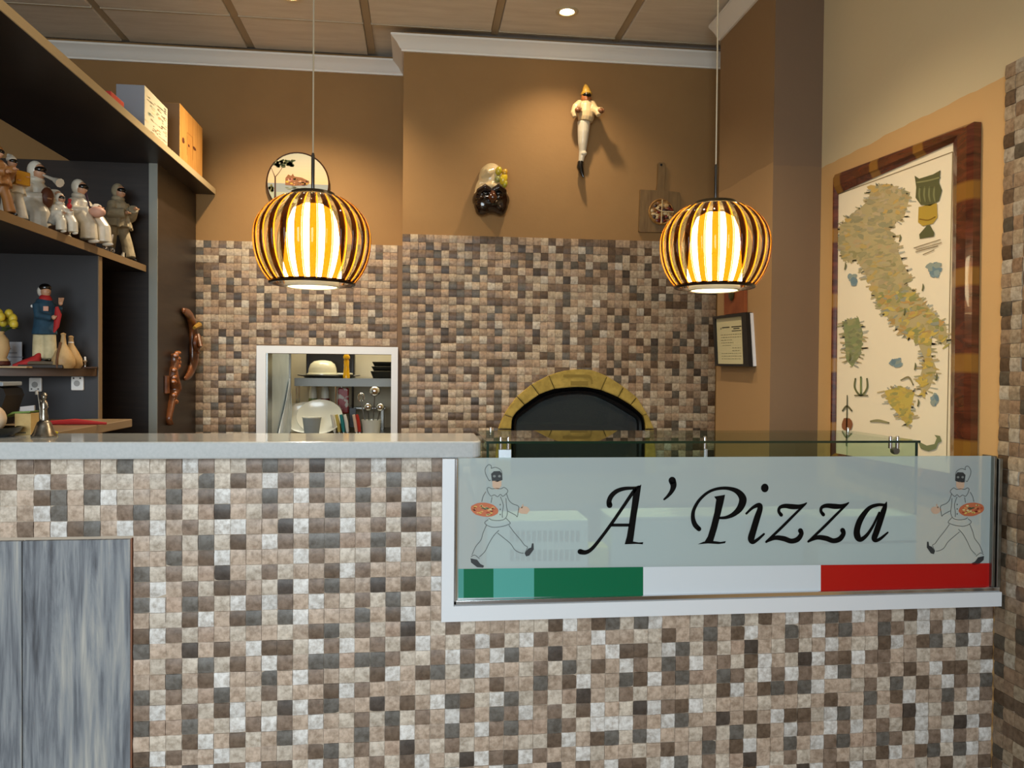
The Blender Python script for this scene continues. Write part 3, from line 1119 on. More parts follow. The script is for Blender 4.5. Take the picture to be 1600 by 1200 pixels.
letter([('s', [(98, 782, 50), (150, 788, 40), (210, 752, 33), (290, 655, 30), (390, 520, 30), (500, 360, 30), (600, 215, 32), (640, 180, 22)]),
        ('poly', [(664, 160), (645, 300), (620, 450), (600, 600), (588, 690), (510, 714), (530, 640), (550, 520), (575, 350), (592, 205)]),
        ('poly', [(510, 714), (588, 688), (640, 697), (682, 694), (678, 714), (620, 710)]),
        ('s', [(390, 536, 28), (470, 536, 28), (552, 536, 28)]),
        ('s', [(655, 178, 12), (600, 192, 26), (510, 198, 34), (440, 220, 40), (390, 262, 44), (366, 312, 46), (370, 352, 54)])], A1)
letter([('s', [(950, 122, 68), (962, 170, 56), (946, 220, 40), (912, 265, 28), (876, 298, 18)])], A1)
letter([('s', [(1198, 572, 44), (1160, 530, 46), (1142, 465, 38), (1152, 390, 32), (1205, 300, 28), (1290, 228, 26), (1385, 197, 28), (1481, 198, 34), (1560, 230, 52), (1604, 295, 70), (1580, 375, 62), (1520, 435, 44), (1450, 465, 30), (1385, 470, 22)]),
        ('poly', [(1440, 255), (1425, 330), (1400, 430), (1365, 570), (1330, 685), (1250, 690), (1280, 640), (1310, 540), (1340, 420), (1358, 300), (1338, 272), (1400, 262)]),
        ('poly', [(1186, 714), (1240, 690), (1330, 683), (1400, 692), (1447, 684), (1440, 703), (1380, 712), (1280, 706)])], A1)
li = letter([('s', [(155, 370, 20), (215, 315, 28), (272, 292, 44), (282, 325, 50), (255, 410, 58), (225, 510, 60), (200, 600, 62), (215, 635, 38), (260, 610, 28), (318, 560, 20)])], A2)
dm = MB()
dab(dm, 326, 133, 35, 40, A2, None, 24)
dm.build('dot', INK, li)
for dx, dy in ((0, 0), (390, -3)):
    z_ = lambda L: [(x + dx, y + dy, w_) for x, y, w_ in L]
    letter([('s', z_([(478, 383, 34), (456, 350, 28), (465, 315, 30), (510, 300, 40), (580, 306, 48), (640, 306, 40), (690, 288, 24), (712, 272, 12)])),
            ('s', z_([(700, 282, 20), (600, 380, 24), (480, 500, 26), (340, 632, 22)])),
            ('s', z_([(345, 630, 18), (420, 595, 40), (500, 602, 48), (570, 625, 46), (630, 608, 48), (664, 560, 42), (656, 528, 46)]))], A2)
letter([('s', [(1440, 292, 26), (1370, 290, 30), (1290, 322, 38), (1215, 420, 54), (1180, 520, 58), (1185, 585, 60), (1215, 610, 44), (1270, 570, 32), (1330, 480, 24), (1385, 360, 18)]),
        ('s', [(1454, 264, 10), (1435, 320, 44), (1400, 420, 56), (1360, 540, 56), (1340, 598, 52), (1355, 620, 34), (1400, 600, 28), (1465, 545, 16)])], A2)

# band of green, white and red
def band(name, u0, u1, col, rough=0.25):
    fv0 = lambda u: 889 + (880 - 889) * (u - 716) / (1549 - 716)
    fv1 = lambda u: 934.5 + (924 - 934.5) * (u - 716) / (1549 - 716)
    mb = MB().poly([sg(u0, fv0(u0)), sg(u1, fv0(u1)), sg(u1, fv1(u1)), sg(u0, fv1(u0))])
    return mb.build(name, M('band_' + col, col, rough), sign)


band('green_band', 716, 724.5, '#4f9a90')
band('green_band', 724.5, 771, '#0a6a48')
band('green_band', 771, 834.5, '#55a59b')
band('green_band', 834.5, 1005, '#086845')
band('white_band', 1005, 1282.5, '#d8e0e6')
band('red_band', 1282.5, 1549, '#b3120f')


# printed line drawing of a masked man carrying a pizza, twice
def clown(fn):
    ln = MB()
    G = lin('#5c605e')
    T = 7
    for path in ([(270, 215), (232, 140), (228, 85), (262, 42), (292, 55), (290, 82)], [(290, 82), (340, 70), (395, 100), (408, 150)], [(270, 215), (288, 205)],
                 [(245, 300), (265, 285), (300, 300), (345, 295), (395, 300), (430, 285), (470, 320), (450, 355), (415, 380), (390, 360), (360, 385), (325, 365), (290, 378), (262, 345), (245, 300)],
                 [(235, 330), (205, 380), (190, 440)], [(300, 390), (290, 450)], [(390, 385), (420, 470), (410, 560), (412, 610)], [(455, 350), (480, 420), (520, 460), (585, 490), (578, 560), (570, 600), (548, 580), (470, 540)],
                 [(450, 400), (455, 480), (465, 560), (440, 620), (380, 640), (300, 635), (265, 615)], [(450, 615), (495, 665), (470, 685), (400, 705), (310, 712), (245, 690), (222, 660), (260, 630)],
                 [(240, 690), (205, 770), (180, 850), (125, 920), (85, 1010)], [(75, 1030), (110, 1010), (150, 1035), (165, 1050)], [(165, 1030), (225, 970), (265, 890), (320, 800), (375, 745)],
                 [(360, 775), (430, 830), (500, 890), (545, 955), (600, 985), (640, 990)], [(480, 690), (540, 770), (600, 840), (650, 905), (680, 925), (655, 985)]):
        stroke(ln, [(x, y, T) for x, y in path], fn, G, 5, caps=False)
    for y in (470, 520, 575):
        dab(ln, 388, y, 7, 9, fn, G, 8)
    SK = lin('#c9ab92')
    ln.poly([fn(*q) for q in [(303, 215), (402, 215), (400, 270), (370, 305), (330, 305), (305, 275)]], SK)
    dab(ln, 640, 530, 62, 42, fn, SK, 12, 0.12)
    stroke(ln, [(620, 500, 18), (632, 470, 12)], fn, SK, smooth=False)
    DK = lin('#2f3234')
    ln.poly([fn(*q) for q in [(290, 140), (320, 112), (385, 110), (408, 140), (412, 205), (360, 225), (300, 222)]], DK)
    for x in (325, 380):
        dab(ln, x, 165, 16, 14, lambda a, b: fn(a, b) + Vector((0, -0.0004, 0)), lin('#7a807e'), 8)
    ln.poly([fn(*q) for q in [(70, 1045), (140, 1060), (175, 1105), (215, 1125), (205, 1145), (140, 1140), (75, 1090)]], DK)
    ln.poly([fn(*q) for q in [(650, 990), (690, 940), (720, 930), (728, 885), (745, 885), (748, 950), (700, 1015), (665, 1025)]], DK)
    dab(ln, 220, 525, 150, 75, fn, lin('#bf6a44'), 20, 0.03, 0.12)
    e1 = lambda a, b: fn(a, b) + Vector((0, -0.0005, 0))
    for k in range(26):
        q = random.uniform(0, 2 * PI)
        r_ = math.sqrt(random.random())
        dab(ln, 220 + 120 * r_ * math.cos(q), 525 + 55 * r_ * math.sin(q) + 14 * math.cos(q), 18, 10, e1, lin(random.choice(['#d3b95c', '#d79a5a', '#a8462c', '#cfc58a'])), 7, 0.3)
    for k in range(5):
        dab(ln, 200 + 14 * k, 505 + 6 * (k % 3), 16, 7, lambda a, b: fn(a, b) + Vector((0, -0.0008, 0)), lin('#3f5a3c'), 7, 0.2)
    ln.build('printed_figure', attr_mat('print_inks', rough=0.6), sign)


clown(lambda X, Y: sg(725 + X * 0.1458, 720 + Y * 0.1458))
clown(lambda X, Y: sg(2203 - 0.905 * (725 + X * 0.1458), 722.5 + Y * 0.1400))

# things inside the counter, seen dimly through the film
t = thing('cooling_unit', 'white vented unit seen dimly through the left of the frosted sign', 'appliance', (0.34, 2.02, ZL))
a, b = at(760, 812, 2.0), at(917, 890, 2.0)
MB().bbox(a.x, b.x, 1.985, 2.12, ZL, a.z, 0.004).build('housing', M('white_enamel', '#dfe6e6', 0.4), t)
for row in (838, 868):
    for k in range(13):
        p = at(800 + k * 8.6, row, 1.98)
        MB().box(p.x - 0.0045, p.x + 0.0045, 1.981, 1.9855, p.z - 0.014, p.z + 0.014).build('vent_slot', M('vent_dark', '#58666a', 0.6), t)
a, b = at(919, 853, 2.0), at(949, 890, 2.0)
tag(MB().bbox(a.x, b.x, 1.985, 2.05, ZL, a.z, 0.003).build('yellow_tub', M('yellow_plastic', '#d2c93c', 0.4)), 'yellow block seen through the frosted sign beside the vented unit', 'box')
a, b = at(955, 812, 2.0), at(1255, 885, 2.0)
t = thing('white_container', 'long pale container behind the middle of the frosted sign', 'container', ((a.x + b.x) / 2, 2.05, ZL))
MB().bbox(a.x, b.x, 1.995, 2.12, ZL, a.z, 0.006).build('body', M('pale_blue_plastic', '#b9cdd4', 0.4), t)
MB().bbox(a.x - 0.002, b.x + 0.002, 1.993, 2.122, a.z, a.z + 0.008, 0.002).build('lid', M('white_enamel'), t)
a, b = at(1278, 806, 2.0), at(1428, 885, 2.0)
t = thing('white_carton', 'white carton seen through the frosted sign under the second z', 'box', ((a.x + b.x) / 2, 2.05, ZL))
MB().bbox(a.x, b.x, 1.99, 2.1, ZL, a.z, 0.004).build('carton', M('white_enamel'), t)
MB().box(a.x, b.x, 1.9895, 1.9902, a.z - 0.075, a.z - 0.068).build('flap_line', M('vent_dark'), t)

# glass guard over the topping wells
guard = thing('glass_guard', 'low glass shelf guard on chrome clamps above the sign', 'glass guard', (0.75, 2.1, ZTOP))
GTX0, GTX1, GY0, GY1 = 0.168, 1.322, 1.945, 2.297
GT = glassy('clear_green_glass', '#dfeee6', rough=0.01)
GE = M('green_glass_edge', '#0f2c20', 0.1, coat=0.5)
MB().box(GTX0, GTX1, GY0 + 0.002, GY1, ZTOP - 0.006, ZTOP).build('top_sheet', GT, guard)
ge = MB()
ge.box(GTX0, GTX1, GY0 - 0.001, GY0 + 0.002, ZTOP - 0.006, ZTOP)
ge.build('front_edge', GE, guard)
MB().box(GTX0 - 0.002, GTX0, GY0, GY1, ZTOP - 0.006, ZTOP).build('end_edge', GE, guard)
for x in (GTX0, GTX1 - 0.006):
    MB().box(x, x + 0.006, GY0 + 0.013, GY1, ZTOP - 0.2, ZTOP - 0.0065).build('side_pane', GT, guard)
    MB().box(x, x + 0.006, GY0 + 0.010, GY0 + 0.013, ZTOP - 0.2, ZTOP - 0.0065).build('side_edge', GE, guard)
MB().box(GTX0 + 0.006, GTX1 - 0.006, GY1 - 0.006, GY1, ZTOP - 0.2, ZTOP - 0.0065).build('back_pane', GT, guard)
for u, v, Y in ((783, 686, 1.955), (795, 686, 1.955), (1103, 688, 1.955), (1394, 690, 1.955), (1405, 690, 1.955), (767, 676, 2.27), (1327, 676, 2.27)):
    p = at(u, v, Y)
    cl = MB()
    cl.lathe([(0.004, -0.008), (0.0042, 0.008), (0.003, 0.0105), (0.001, 0.011)], (p.x, Y + 0.008, ZTOP), 12)
    cl.lathe([(0.005, -0.022), (0.005, -0.0062)], (p.x, Y + 0.008, ZTOP), 12)
    cl.build('clamp', CHROME, guard, True)
a, b = at(779, 694, 1.962), at(799, 712, 1.962)
MB().bbox(a.x, b.x, 1.960, 1.968, ZTOP - 0.05, ZTOP - 0.0225, 0.001).build('bracket', M('satin_aluminium', '#c4ccd2', 0.35, 0.7), guard)
p = at(1103, 700, 1.962)
MB().bbox(p.x - 0.004, p.x + 0.004, 1.960, 1.968, ZTOP - 0.05, ZTOP - 0.0225, 0.001).build('bracket', M('satin_aluminium'), guard)
p = at(1400, 706, 1.97)
MB().lathe([(0.009, -0.008), (0.010, 0), (0.009, 0.008)], (p.x, 1.975, ZTOP - 0.03), 14, Matrix.Rotation(PI / 2, 3, 'X')).build('knob', STEEL, guard, True)
MB().tube([(p.x, 1.975, ZTOP - 0.03), (p.x + 0.003, 1.97, ZTOP - 0.0225)], 0.003, 8).build('bracket', STEEL, guard, True)
# preparation table behind the sign
pt = thing('preparation_table', 'steel topping table behind the frosted sign', 'table', (0.8, 2.5, 0))
MB().box(0.17, 1.36, 2.19, 2.75, ZTOP - 0.235, ZTOP - 0.20).build('top', STEEL, pt)
MB().box(0.2, 1.34, 2.19, 2.72, 0, ZTOP - 0.235).build('cabinet', STEEL, pt)

# ================================================================== PENDANT LAMPS
CLEAR = glassy('clear_shade_glass', '#f3efe6', rough=0.03, glow='#ffe2a0', gfac=0.04)
AMBER = glassy('amber_stripe_glass', '#a07a34', rough=0.04)
GLINT = glassy('glint_stripe_glass', '#ffd98a', rough=0.04, glow='#ffc24a', gfac=0.45)  # translucent yellow imitating lamplight refracted at the stripe edges
OPAL = bpy.data.materials.new('opal_glass_lit')
OPAL.use_nodes = True
ob = OPAL.node_tree.nodes['Principled BSDF']
ob.inputs['Base Color'].default_value = lin('#f4ead6')
ob.inputs['Emission Color'].default_value = (1.0, 0.82, 0.54, 1)
ob.inputs['Emission Strength'].default_value = PEND_E


def shade_r(z):
    return 0.149 * math.sqrt(max(0, 1 - (z / 0.1225) ** 2)) if z > 0 else 0.149 * (1 - (abs(z) / 0.162) ** 2.2) ** 0.5


def pendant(u, v, label):
    c = at(u, v, 2.12)
    t = thing('pendant_lamp', label, 'lamp', c, 'striped glass pendant lamps')
    zs = [0.115 - (0.115 + 0.116) * k / 18 for k in range(19)]
    MB().lathe([(shade_r(z) - 0.003, z) for z in zs], c, 60, None, (False, False)).build('shade', CLEAR, t, 'full')
    NS = 25
    for k in range(NS):
        a0 = 2 * PI * (k + 0.3) / NS
        sm = MB()
        rs = []
        for z in zs[1:]:
            r_ = shade_r(z)
            hw = 0.0088 * (0.35 + 0.65 * (r_ / 0.149)) / max(r_, 0.02)
            ring = []
            for da, dr in ((-1, 0.0), (-0.5, 0.0022), (0.5, 0.0022), (1, 0.0), (0.5, -0.0015), (-0.5, -0.0015)):
                ring.append(Vector((c.x + (r_ + dr) * math.cos(a0 + da * hw), c.y + (r_ + dr) * math.sin(a0 + da * hw), c.z + z)))
            rs.append(ring)
        sm.rings(rs).build('stripe', AMBER, t, 'full')
        rs = []
        for z in zs[1:]:
            r_ = shade_r(z)
            hw = 0.0088 * (0.35 + 0.65 * (r_ / 0.149)) / max(r_, 0.02)
            rs.append([Vector((c.x + (r_ + dr) * math.cos(a0 + da * hw), c.y + (r_ + dr) * math.sin(a0 + da * hw), c.z + z)) for da, dr in ((1.02, 0.0), (1.25, 0.0026), (1.55, 0.0), (1.25, -0.0015))])
        MB().rings(rs).build('glint_stripe', GLINT, t, 'full')  # added strip, the painted glint beside each amber stripe
    rb = shade_r(-0.116)
    MB().lathe([(rb - 0.006, -0.122), (rb + 0.002, -0.122), (rb + 0.004, -0.118), (rb + 0.001, -0.113), (rb - 0.006, -0.114), (rb - 0.006, -0.122)], c, 48, None, (False, False)).build('bottom_rim', M('dark_bronze', '#22150c', 0.3, 0.5), t, True)
    MB().lathe([(0.001, 0.088), (0.030, 0.086), (0.050, 0.074), (0.062, 0.045), (0.069, 0.0), (0.074, -0.07), (0.074, -0.110), (0.062, -0.110), (0.001, -0.095)], c, 40).build('diffuser', OPAL, t, 'full')
    MB().lathe([(0.066, -0.112), (0.070, -0.112), (0.071, -0.128), (0.067, -0.130), (0.063, -0.128)], c, 40, None, (False, False)).build('lip', M('lip_glass', '#cfc6ae', 0.1), t, True)
    MB().lathe([(0.060, 0.108), (0.056, 0.118), (0.03, 0.124), (0.012, 0.126), (0.001, 0.126)], c, 32, None, (False, False)).build('cap', M('smoke_cap', '#3b3222', 0.2, 0.6), t, True)
    MB().lathe([(0.0045, 0.124), (0.0045, 0.215), (0.003, 0.222), (0.001, 0.223)], c, 12).build('stem', M('dark_chrome', '#6b6b6e', 0.2, 1.0), t, True)
    MB().tube([(c.x, c.y, c.z + 0.22), (c.x, c.y, ZC - 0.01)], 0.0022, 8).build('cord', M('braided_cord', '#b8aa90', 0.4, 0.3), t, True)
    MB().lathe([(0.05, -0.022), (0.05, 0.0), (0.001, 0.0)], (c.x, c.y, ZC), 24).build('ceiling_rose', CHROME, t, True)
    return t


pendant(488.5, 372, 'striped glass pendant lamp over the bar in front of the painted plate')
pendant(1117, 382, 'striped glass pendant lamp over the sign in front of the pillar')

# ceiling downlights
for (x, y, lab) in ((0.652, 3.535, 'round ceiling downlight above the hanging puppet'), (-0.568, 3.55, 'round ceiling downlight cut by the top of the picture, above the hatch'), (0.652, 2.3, 'round ceiling downlight over the sign, out of the picture'), (-0.568, 2.3, 'round ceiling downlight over the bar, out of the picture')):
    t = thing('ceiling_downlight', lab, 'ceiling light', (x, y, ZC), 'ceiling downlights')
    MB().lathe([(0.030, 0.006), (0.034, -0.004), (0.046, -0.006), (0.052, -0.002), (0.052, 0.002)], (x, y, ZC), 32, None, (False, False)).build('ring', M('downlight_ring', '#d8c8a4', 0.3, 0.3), t, True)
    MB().lathe([(0.031, -0.0005), (0.001, -0.0005)], (x, y, ZC), 24, None, (False, True)).build('lens', M('lamp_lens', '#ffffff', 0.3, emit='#ffd9a0', es=30), t)
    sp = lamp('downlight_beam', 'SPOT', (x, y, ZC - 0.02), (DOWN_W * 0.52 if x > 0 else DOWN_W * 2.4) if y > 3 else DOWN_W * (1.5 if x > 0 else 0.1), (1.0, 0.80, 0.54), spot_size=math.radians(118), spot_blend=1.0, shadow_soft_size=0.025)

# ================================================================== LEFT SHELF UNIT
shelf = thing('wall_shelf_unit', 'dark brown open shelf unit along the left side of the bar', 'shelf unit', (-1.5, 3.0, 0))
SX = -1.175
Z1, Z2 = EYE + 0.44, EYE + 0.88
MB().box(-1.49, -1.037, 1.4, D3 - 0.008, Z2, Z2 + 0.028).build('top_board', WENGE, shelf)
MB().box(-1.037, -1.033, 1.4, D3 - 0.008, Z2, Z2 + 0.028).build('edge_band', M('lamplit_edge_band', '#c4b18a', 0.35), shelf)  # shelf edging lightened to gold for the lamplight on it
MB().box(-1.164, -1.1285, 3.574, D3 - 0.013, 0, Z2).build('end_panel', WENGE, shelf)
MB().box(-1.164, -1.1285, 3.57, 3.574, 0, Z2).build('edge_band', M('daylit_edge_band', '#8d9088', 0.4), shelf)  # same edging, grey of the daylight put into its colour
MB().box(-2.3, -1.164, 3.58, 3.61, 0, Z2 - 0.0).build('back_board', WENGE, shelf)
MB().box(-2.0, SX - 0.004, 1.4, 3.58, Z1 - 0.028, Z1).build('shelf_board', WENGE, shelf)
MB().box(SX - 0.004, SX, 1.4, 3.57, Z1 - 0.028, Z1).build('edge_band', M('shaded_edge_band', '#7a6242', 0.4), shelf)  # same edging, darkened for the shade under the top board
DIV = M('grey_divider_laminate', '#2b2b2e', 0.45)
MB().box(-2.0, SX - 0.012, 3.09, 3.118, 0, Z1 - 0.028).build('divider', DIV, shelf)
MB().box(SX - 0.012, SX - 0.008, 3.088, 3.118, 0, Z1 - 0.028).build('edge_band', M('shaded_edge_band'), shelf)
ms = at(100, 575.5, 2.9).z
mid_poly = [(-1.19, 3.09)] + crom([(-1.19, 3.05), (-1.225, 3.0), (-1.36, 2.91), (-1.55, 2.84), (-2.0, 2.78)], 6) + [(-2.0, 3.09)]
MB().prism(mid_poly, lambda a, b, d: Vector((a, b, d)), ms - 0.028, ms).build('shelf_board', M('brown_shelf', '#4a3320', 0.5), shelf, 30)
ZM = ms
# lower ledge behind the slab
zl = at(170, 661, 2.85).z
led = thing('back_ledge', 'brown low ledge behind the slab under the shelf unit', 'ledge', (-1.4, 2.7, 0))
MB().bbox(-2.0, at(169, 668, 2.85).x, 2.45, 3.08, zl - 0.03, zl, 0.003).build('board', M('brown_ledge', '#8a7458', 0.35), led)
MB().box(-2.0, -1.2, 2.5, 3.05, 0, zl - 0.03).build('cabinet', WENGE, led)

# wall sockets under the middle shelf
SOCK = M('white_socket', '#e4e4e0', 0.3)
for k, (u, v, lab) in enumerate([(57, 601, 'white wall socket on the dark board, above the silver bell'), (122.5, 599, 'white wall socket on the dark board at the right end of the shelf')]):
    p = at(u, v, 3.09)
    t = thing('wall_socket', lab, 'socket', (p.x, 3.09, p.z - 0.025), 'sockets under the shelf')
    MB().bbox(p.x - 0.022, p.x + 0.022, 3.078, 3.09, p.z - 0.026, p.z + 0.026, 0.004).build('plate', SOCK, t)
    MB().lathe([(0.001, 0), (0.010, 0), (0.011, 0.002)], (p.x, 3.0785, p.z), 16, Matrix.Rotation(PI / 2, 3, 'X')).build('insert', M('socket_grey', '#9a9a96', 0.4), t, True)
    MB().box(p.x - 0.014, p.x - 0.009, 3.077, 3.079, p.z - 0.018 if k == 0 else p.z + 0.016, p.z - 0.014 if k == 0 else p.z + 0.022).build('screw', BLACK, t)
    MB().box(p.x + 0.009, p.x + 0.014, 3.077, 3.079, p.z - 0.018 if k == 0 else p.z + 0.016, p.z - 0.014 if k == 0 else p.z + 0.022).build('screw', BLACK, t)

# boxes on the top shelf
ZZ = Z2 + 0.028


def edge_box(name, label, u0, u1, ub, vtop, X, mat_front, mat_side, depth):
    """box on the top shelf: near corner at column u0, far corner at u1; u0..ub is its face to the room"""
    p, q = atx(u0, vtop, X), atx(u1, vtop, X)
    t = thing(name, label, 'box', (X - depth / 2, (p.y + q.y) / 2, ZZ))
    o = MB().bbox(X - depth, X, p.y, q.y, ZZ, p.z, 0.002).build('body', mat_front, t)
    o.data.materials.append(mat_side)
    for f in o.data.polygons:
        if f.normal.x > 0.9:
            f.material_index = 1  # right-hand face takes the lit copy of the colour, the rest is shaded
    return t, p, q


edge_box('red_box', 'red cardboard box lying on the top shelf, cut off by the shelf edge', 173.5, 194, 152, 142, -1.07, M('red_card', '#c22a20', 0.5), M('red_card_lit', '#cf4a30', 0.5), 0.07)
t, p, q = edge_box('game_box', 'tall white box with a printed map on its side on the top shelf', 226, 262, 192, 133, -1.058, M('shaded_white_card', '#8d929c', 0.5), M('pale_print_card', '#d9cfb2', 0.5), 0.105)
pr = MB()
fe = lambda a, b: Vector((-1.0572, p.y + (q.y - p.y) * a, ZZ + (p.z - ZZ) * b))
rnd = random.Random(4)
for k in range(60):
    a, b = rnd.uniform(0.08, 0.9), rnd.uniform(0.05, 0.85)
    if rnd.random() < 0.55:
        stroke(pr, [(a, b, 0.012), (min(a + rnd.uniform(0.05, 0.25), 0.95), b + rnd.uniform(-0.01, 0.01), 0.012)], fe, lin(rnd.choice(['#7d7a68', '#a59a78', '#8a6f50'])), smooth=False, caps=False)
    else:
        dab(pr, a, b, rnd.uniform(0.03, 0.09), rnd.uniform(0.008, 0.03), fe, lin(rnd.choice(['#c8b06a', '#b8c0a8', '#d8a070', '#9aa58c', '#e2d2a4'])), 8, 0.3)
for k, b in enumerate((0.93, 0.88, 0.83)):
    dab(pr, 0.88, b, 0.06, 0.012, fe, lin('#4a4a48'), 8, 0.2)
pr.build('print', attr_mat('print_inks'), t)
t, p, q = edge_box('wooden_box', 'tall knotty pine box at the far end of the top shelf', 281, 316.5, 265, 161, -1.046, M('pine_shaded', '#7a5a34', 0.5), M('pine', '#cf9850', 0.45, col2='#b97f3a', scale=5, stretch=(1, 14, 0.8), contrast=(0.4, 0.62)), 0.09)
kn = MB()
fe = lambda a, b: Vector((-1.0452, p.y + (q.y - p.y) * a, ZZ + (p.z - ZZ) * b))
for a, b, rx, ry in ((0.14, 0.40, 0.05, 0.05), (0.37, 0.40, 0.035, 0.022), (0.62, 0.45, 0.075, 0.03)):
    dab(kn, a, b, rx, ry, fe, lin('#5a2c12'), 12, 0.1)
stroke(kn, [(0.3, 0.2, 0.012), (0.3, 0.62, 0.012), (0.55, 0.62, 0.012), (0.55, 0.2, 0.012)], fe, lin('#a2702f'), smooth=False, caps=False)
kn.build('knots', attr_mat('print_inks'), t)

# ================================================================== FIGURINES
CER = M('cream_ceramic', '#d6cfc0', 0.35, col2='#c6bda9', scale=30, coat=0.2)
CER2 = M('beige_cloth', '#a3967a', 0.8, col2='#8c8066', scale=40, bump=0.4, bscale=150)
SKIN = M('painted_skin', '#b88a6a', 0.45)
MASK = M('black_glazed', '#0b0908', 0.2, coat=0.5)
RED = M('red_cloth', '#a11a1a', 0.7)
WOODB = M('dark_wood_base', '#4a2e1c', 0.5, col2='#382112', scale=15)
REM = [('REMESH', dict(mode='VOXEL', voxel_size=0.0035, use_smooth_shade=True)), ('SMOOTH', dict(factor=0.5, iterations=3))]


def rem(v):
    return [('REMESH', dict(mode='VOXEL', voxel_size=v, use_smooth_shade=True)), ('SMOOTH', dict(factor=0.5, iterations=3))]


def doll(name, label, loc, rz, k, pose, mat=CER, hat='hood', extra=None, group=None, bow=0.0):
    """small robed figure facing local +x; k is its scale"""
    t = thing(name, label, 'figurine', loc, group, rz)
    V = lambda *p: tuple(Vector(p) * k)
    b = MB()
    if pose == 'stand':
        hip = 0.50
        for s in (-1, 1):
            b.tube([V(0.0, s * 0.07, hip + 0.04), V(0.04 + 0.06 * s, s * 0.08, 0.27), V(0.03 + 0.12 * s, s * 0.085, 0.05)], [0.082 * k, 0.075 * k, 0.085 * k], 10)
        seat = 0
    else:
        hip = 0.26
        for s in (-1, 1):
            b.tube([V(0.0, s * 0.09, hip + 0.02), V(0.22, s * 0.12, hip + 0.05), V(0.26, s * 0.12, hip - 0.02), V(0.27, s * 0.12, 0.05)], [0.125 * k, 0.108 * k, 0.098 * k, 0.105 * k], 10)
    hx = bow
    b.tube([V(0, 0, hip), V(hx * 0.3, 0, hip + 0.14), V(hx * 0.75, 0, hip + 0.30), V(hx, 0, hip + 0.36)], [0.175 * k, 0.165 * k, 0.13 * k, 0.065 * k], 12)
    b.lathe([(0.21 * k, (hip - 0.03) * k), (0.185 * k, (hip + 0.05) * k), (0.12 * k, (hip + 0.12) * k)], (0, 0, 0), 14)
    sh = hip + 0.29
    hands = []
    for s in (-1, 1):
        el = (hx * 0.6 + 0.07, s * 0.17, sh - 0.15)
        hd = (hx * 0.6 + 0.21, s * 0.07, sh - 0.10 + 0.04 * s)
        b.tube([V(hx * 0.7, s * 0.09, sh), V(*el), V(*hd)], [0.075 * k, 0.08 * k, 0.068 * k], 9)
        hands.append(hd)
    for q in range(7):      # soft folds round the tunic
        an = q * 0.9 + 0.3
        b.tube([V(hx * 0.6 + 0.10 * math.cos(an), 0.10 * math.sin(an), hip + 0.24), V(hx * 0.2 + 0.17 * math.cos(an), 0.17 * math.sin(an), hip + 0.08), V(0.205 * math.cos(an), 0.205 * math.sin(an), hip - 0.05)], [0.014 * k, 0.022 * k, 0.026 * k], 6)
    b.build('robe', mat, t, 'full', world=False, mods=rem(0.0032))
    hm = MB()
    for hd in hands:
        hm.ell(V(hd[0] + 0.035, hd[1], hd[2]), (0.032 * k, 0.025 * k, 0.025 * k), 8, 6)
        for q in range(3):
            hm.tube([V(hd[0] + 0.05, hd[1] + (q - 1) * 0.014, hd[2]), V(hd[0] + 0.085, hd[1] + (q - 1) * 0.018, hd[2] - 0.01)], 0.009 * k, 5)
    hm.build('hands', SKIN, t, True, world=False)
    hz = hip + 0.46
    MB().ell(V(hx + 0.02, 0, hz), (0.075 * k, 0.065 * k, 0.088 * k), 12, 9).ell(V(hx + 0.09, 0, hz - 0.02), (0.02 * k, 0.015 * k, 0.02 * k), 8, 6).build('head', SKIN, t, True, world=False)
    MB().ell(V(hx + 0.045, 0, hz + 0.018), (0.062 * k, 0.066 * k, 0.042 * k), 12, 8).ell(V(hx + 0.108, 0, hz + 0.0), (0.026 * k, 0.016 * k, 0.02 * k), 8, 6).build('mask', MASK, t, True, world=False)
    hd_ = MB()
    if hat == 'hood':
        hd_.ell(V(hx - 0.025, 0, hz + 0.02), (0.085 * k, 0.083 * k, 0.105 * k), 14, 9)
        hd_.ell(V(hx - 0.02, 0, hz - 0.09), (0.085 * k, 0.09 * k, 0.05 * k), 12, 8)
    elif hat == 'cap':
        hd_.ell(V(hx, 0, hz + 0.055), (0.082 * k, 0.075 * k, 0.06 * k), 14, 8)
        hd_.tube([V(hx, 0, hz + 0.08), V(hx - 0.06, 0, hz + 0.12), V(hx - 0.09, 0, hz + 0.07)], [0.05 * k, 0.035 * k, 0.012 * k], 8)
    hd_.build('hood' if hat == 'hood' else 'cap', mat, t, True, world=False)
    sm = MB()
    fx = 0.29 if pose != 'stand' else 0.06
    for s in (-1, 1):
        ox = fx if pose != 'stand' else 0.03 + 0.12 * s
        sm.ell(V(ox + 0.05, s * (0.12 if pose != 'stand' else 0.085), 0.026), (0.085 * k, 0.036 * k, 0.026 * k), 10, 7)
    sm.build('shoes', MASK if pose == 'stand' else mat, t, True, world=False)
    if pose != 'stand':
        MB().bbox(-0.16 * k, 0.16 * k, -0.14 * k, 0.14 * k, 0, (hip - 0.08) * k, 0.006).build('plinth', WOODB, t, world=False)
    if extra:
        extra(t, V, k, hip, hx, hz, hands)
    return t


def base_at(u, v, X):
    return atx(u, v, X)


def shelf_pt(u, X):
    """point on the lower shelf's top at depth X for picture column u"""
    p = atx(u, 380, X)
    return Vector((X, p.y, Z1))


def mandolin(t, V, k, hip, hx, hz, hands):
    MB().ell(V(hx + 0.20, -0.02, hip + 0.20), (0.06 * k, 0.10 * k, 0.10 * k), 12, 8).build('instrument', M('amber_wood', '#b07c1c', 0.35), t, True, world=False)
    MB().tube([V(hx + 0.2, 0.05, hip + 0.24), V(hx + 0.2, 0.25, hip + 0.33)], 0.018 * k, 6).build('neck', WOODB, t, True, world=False)


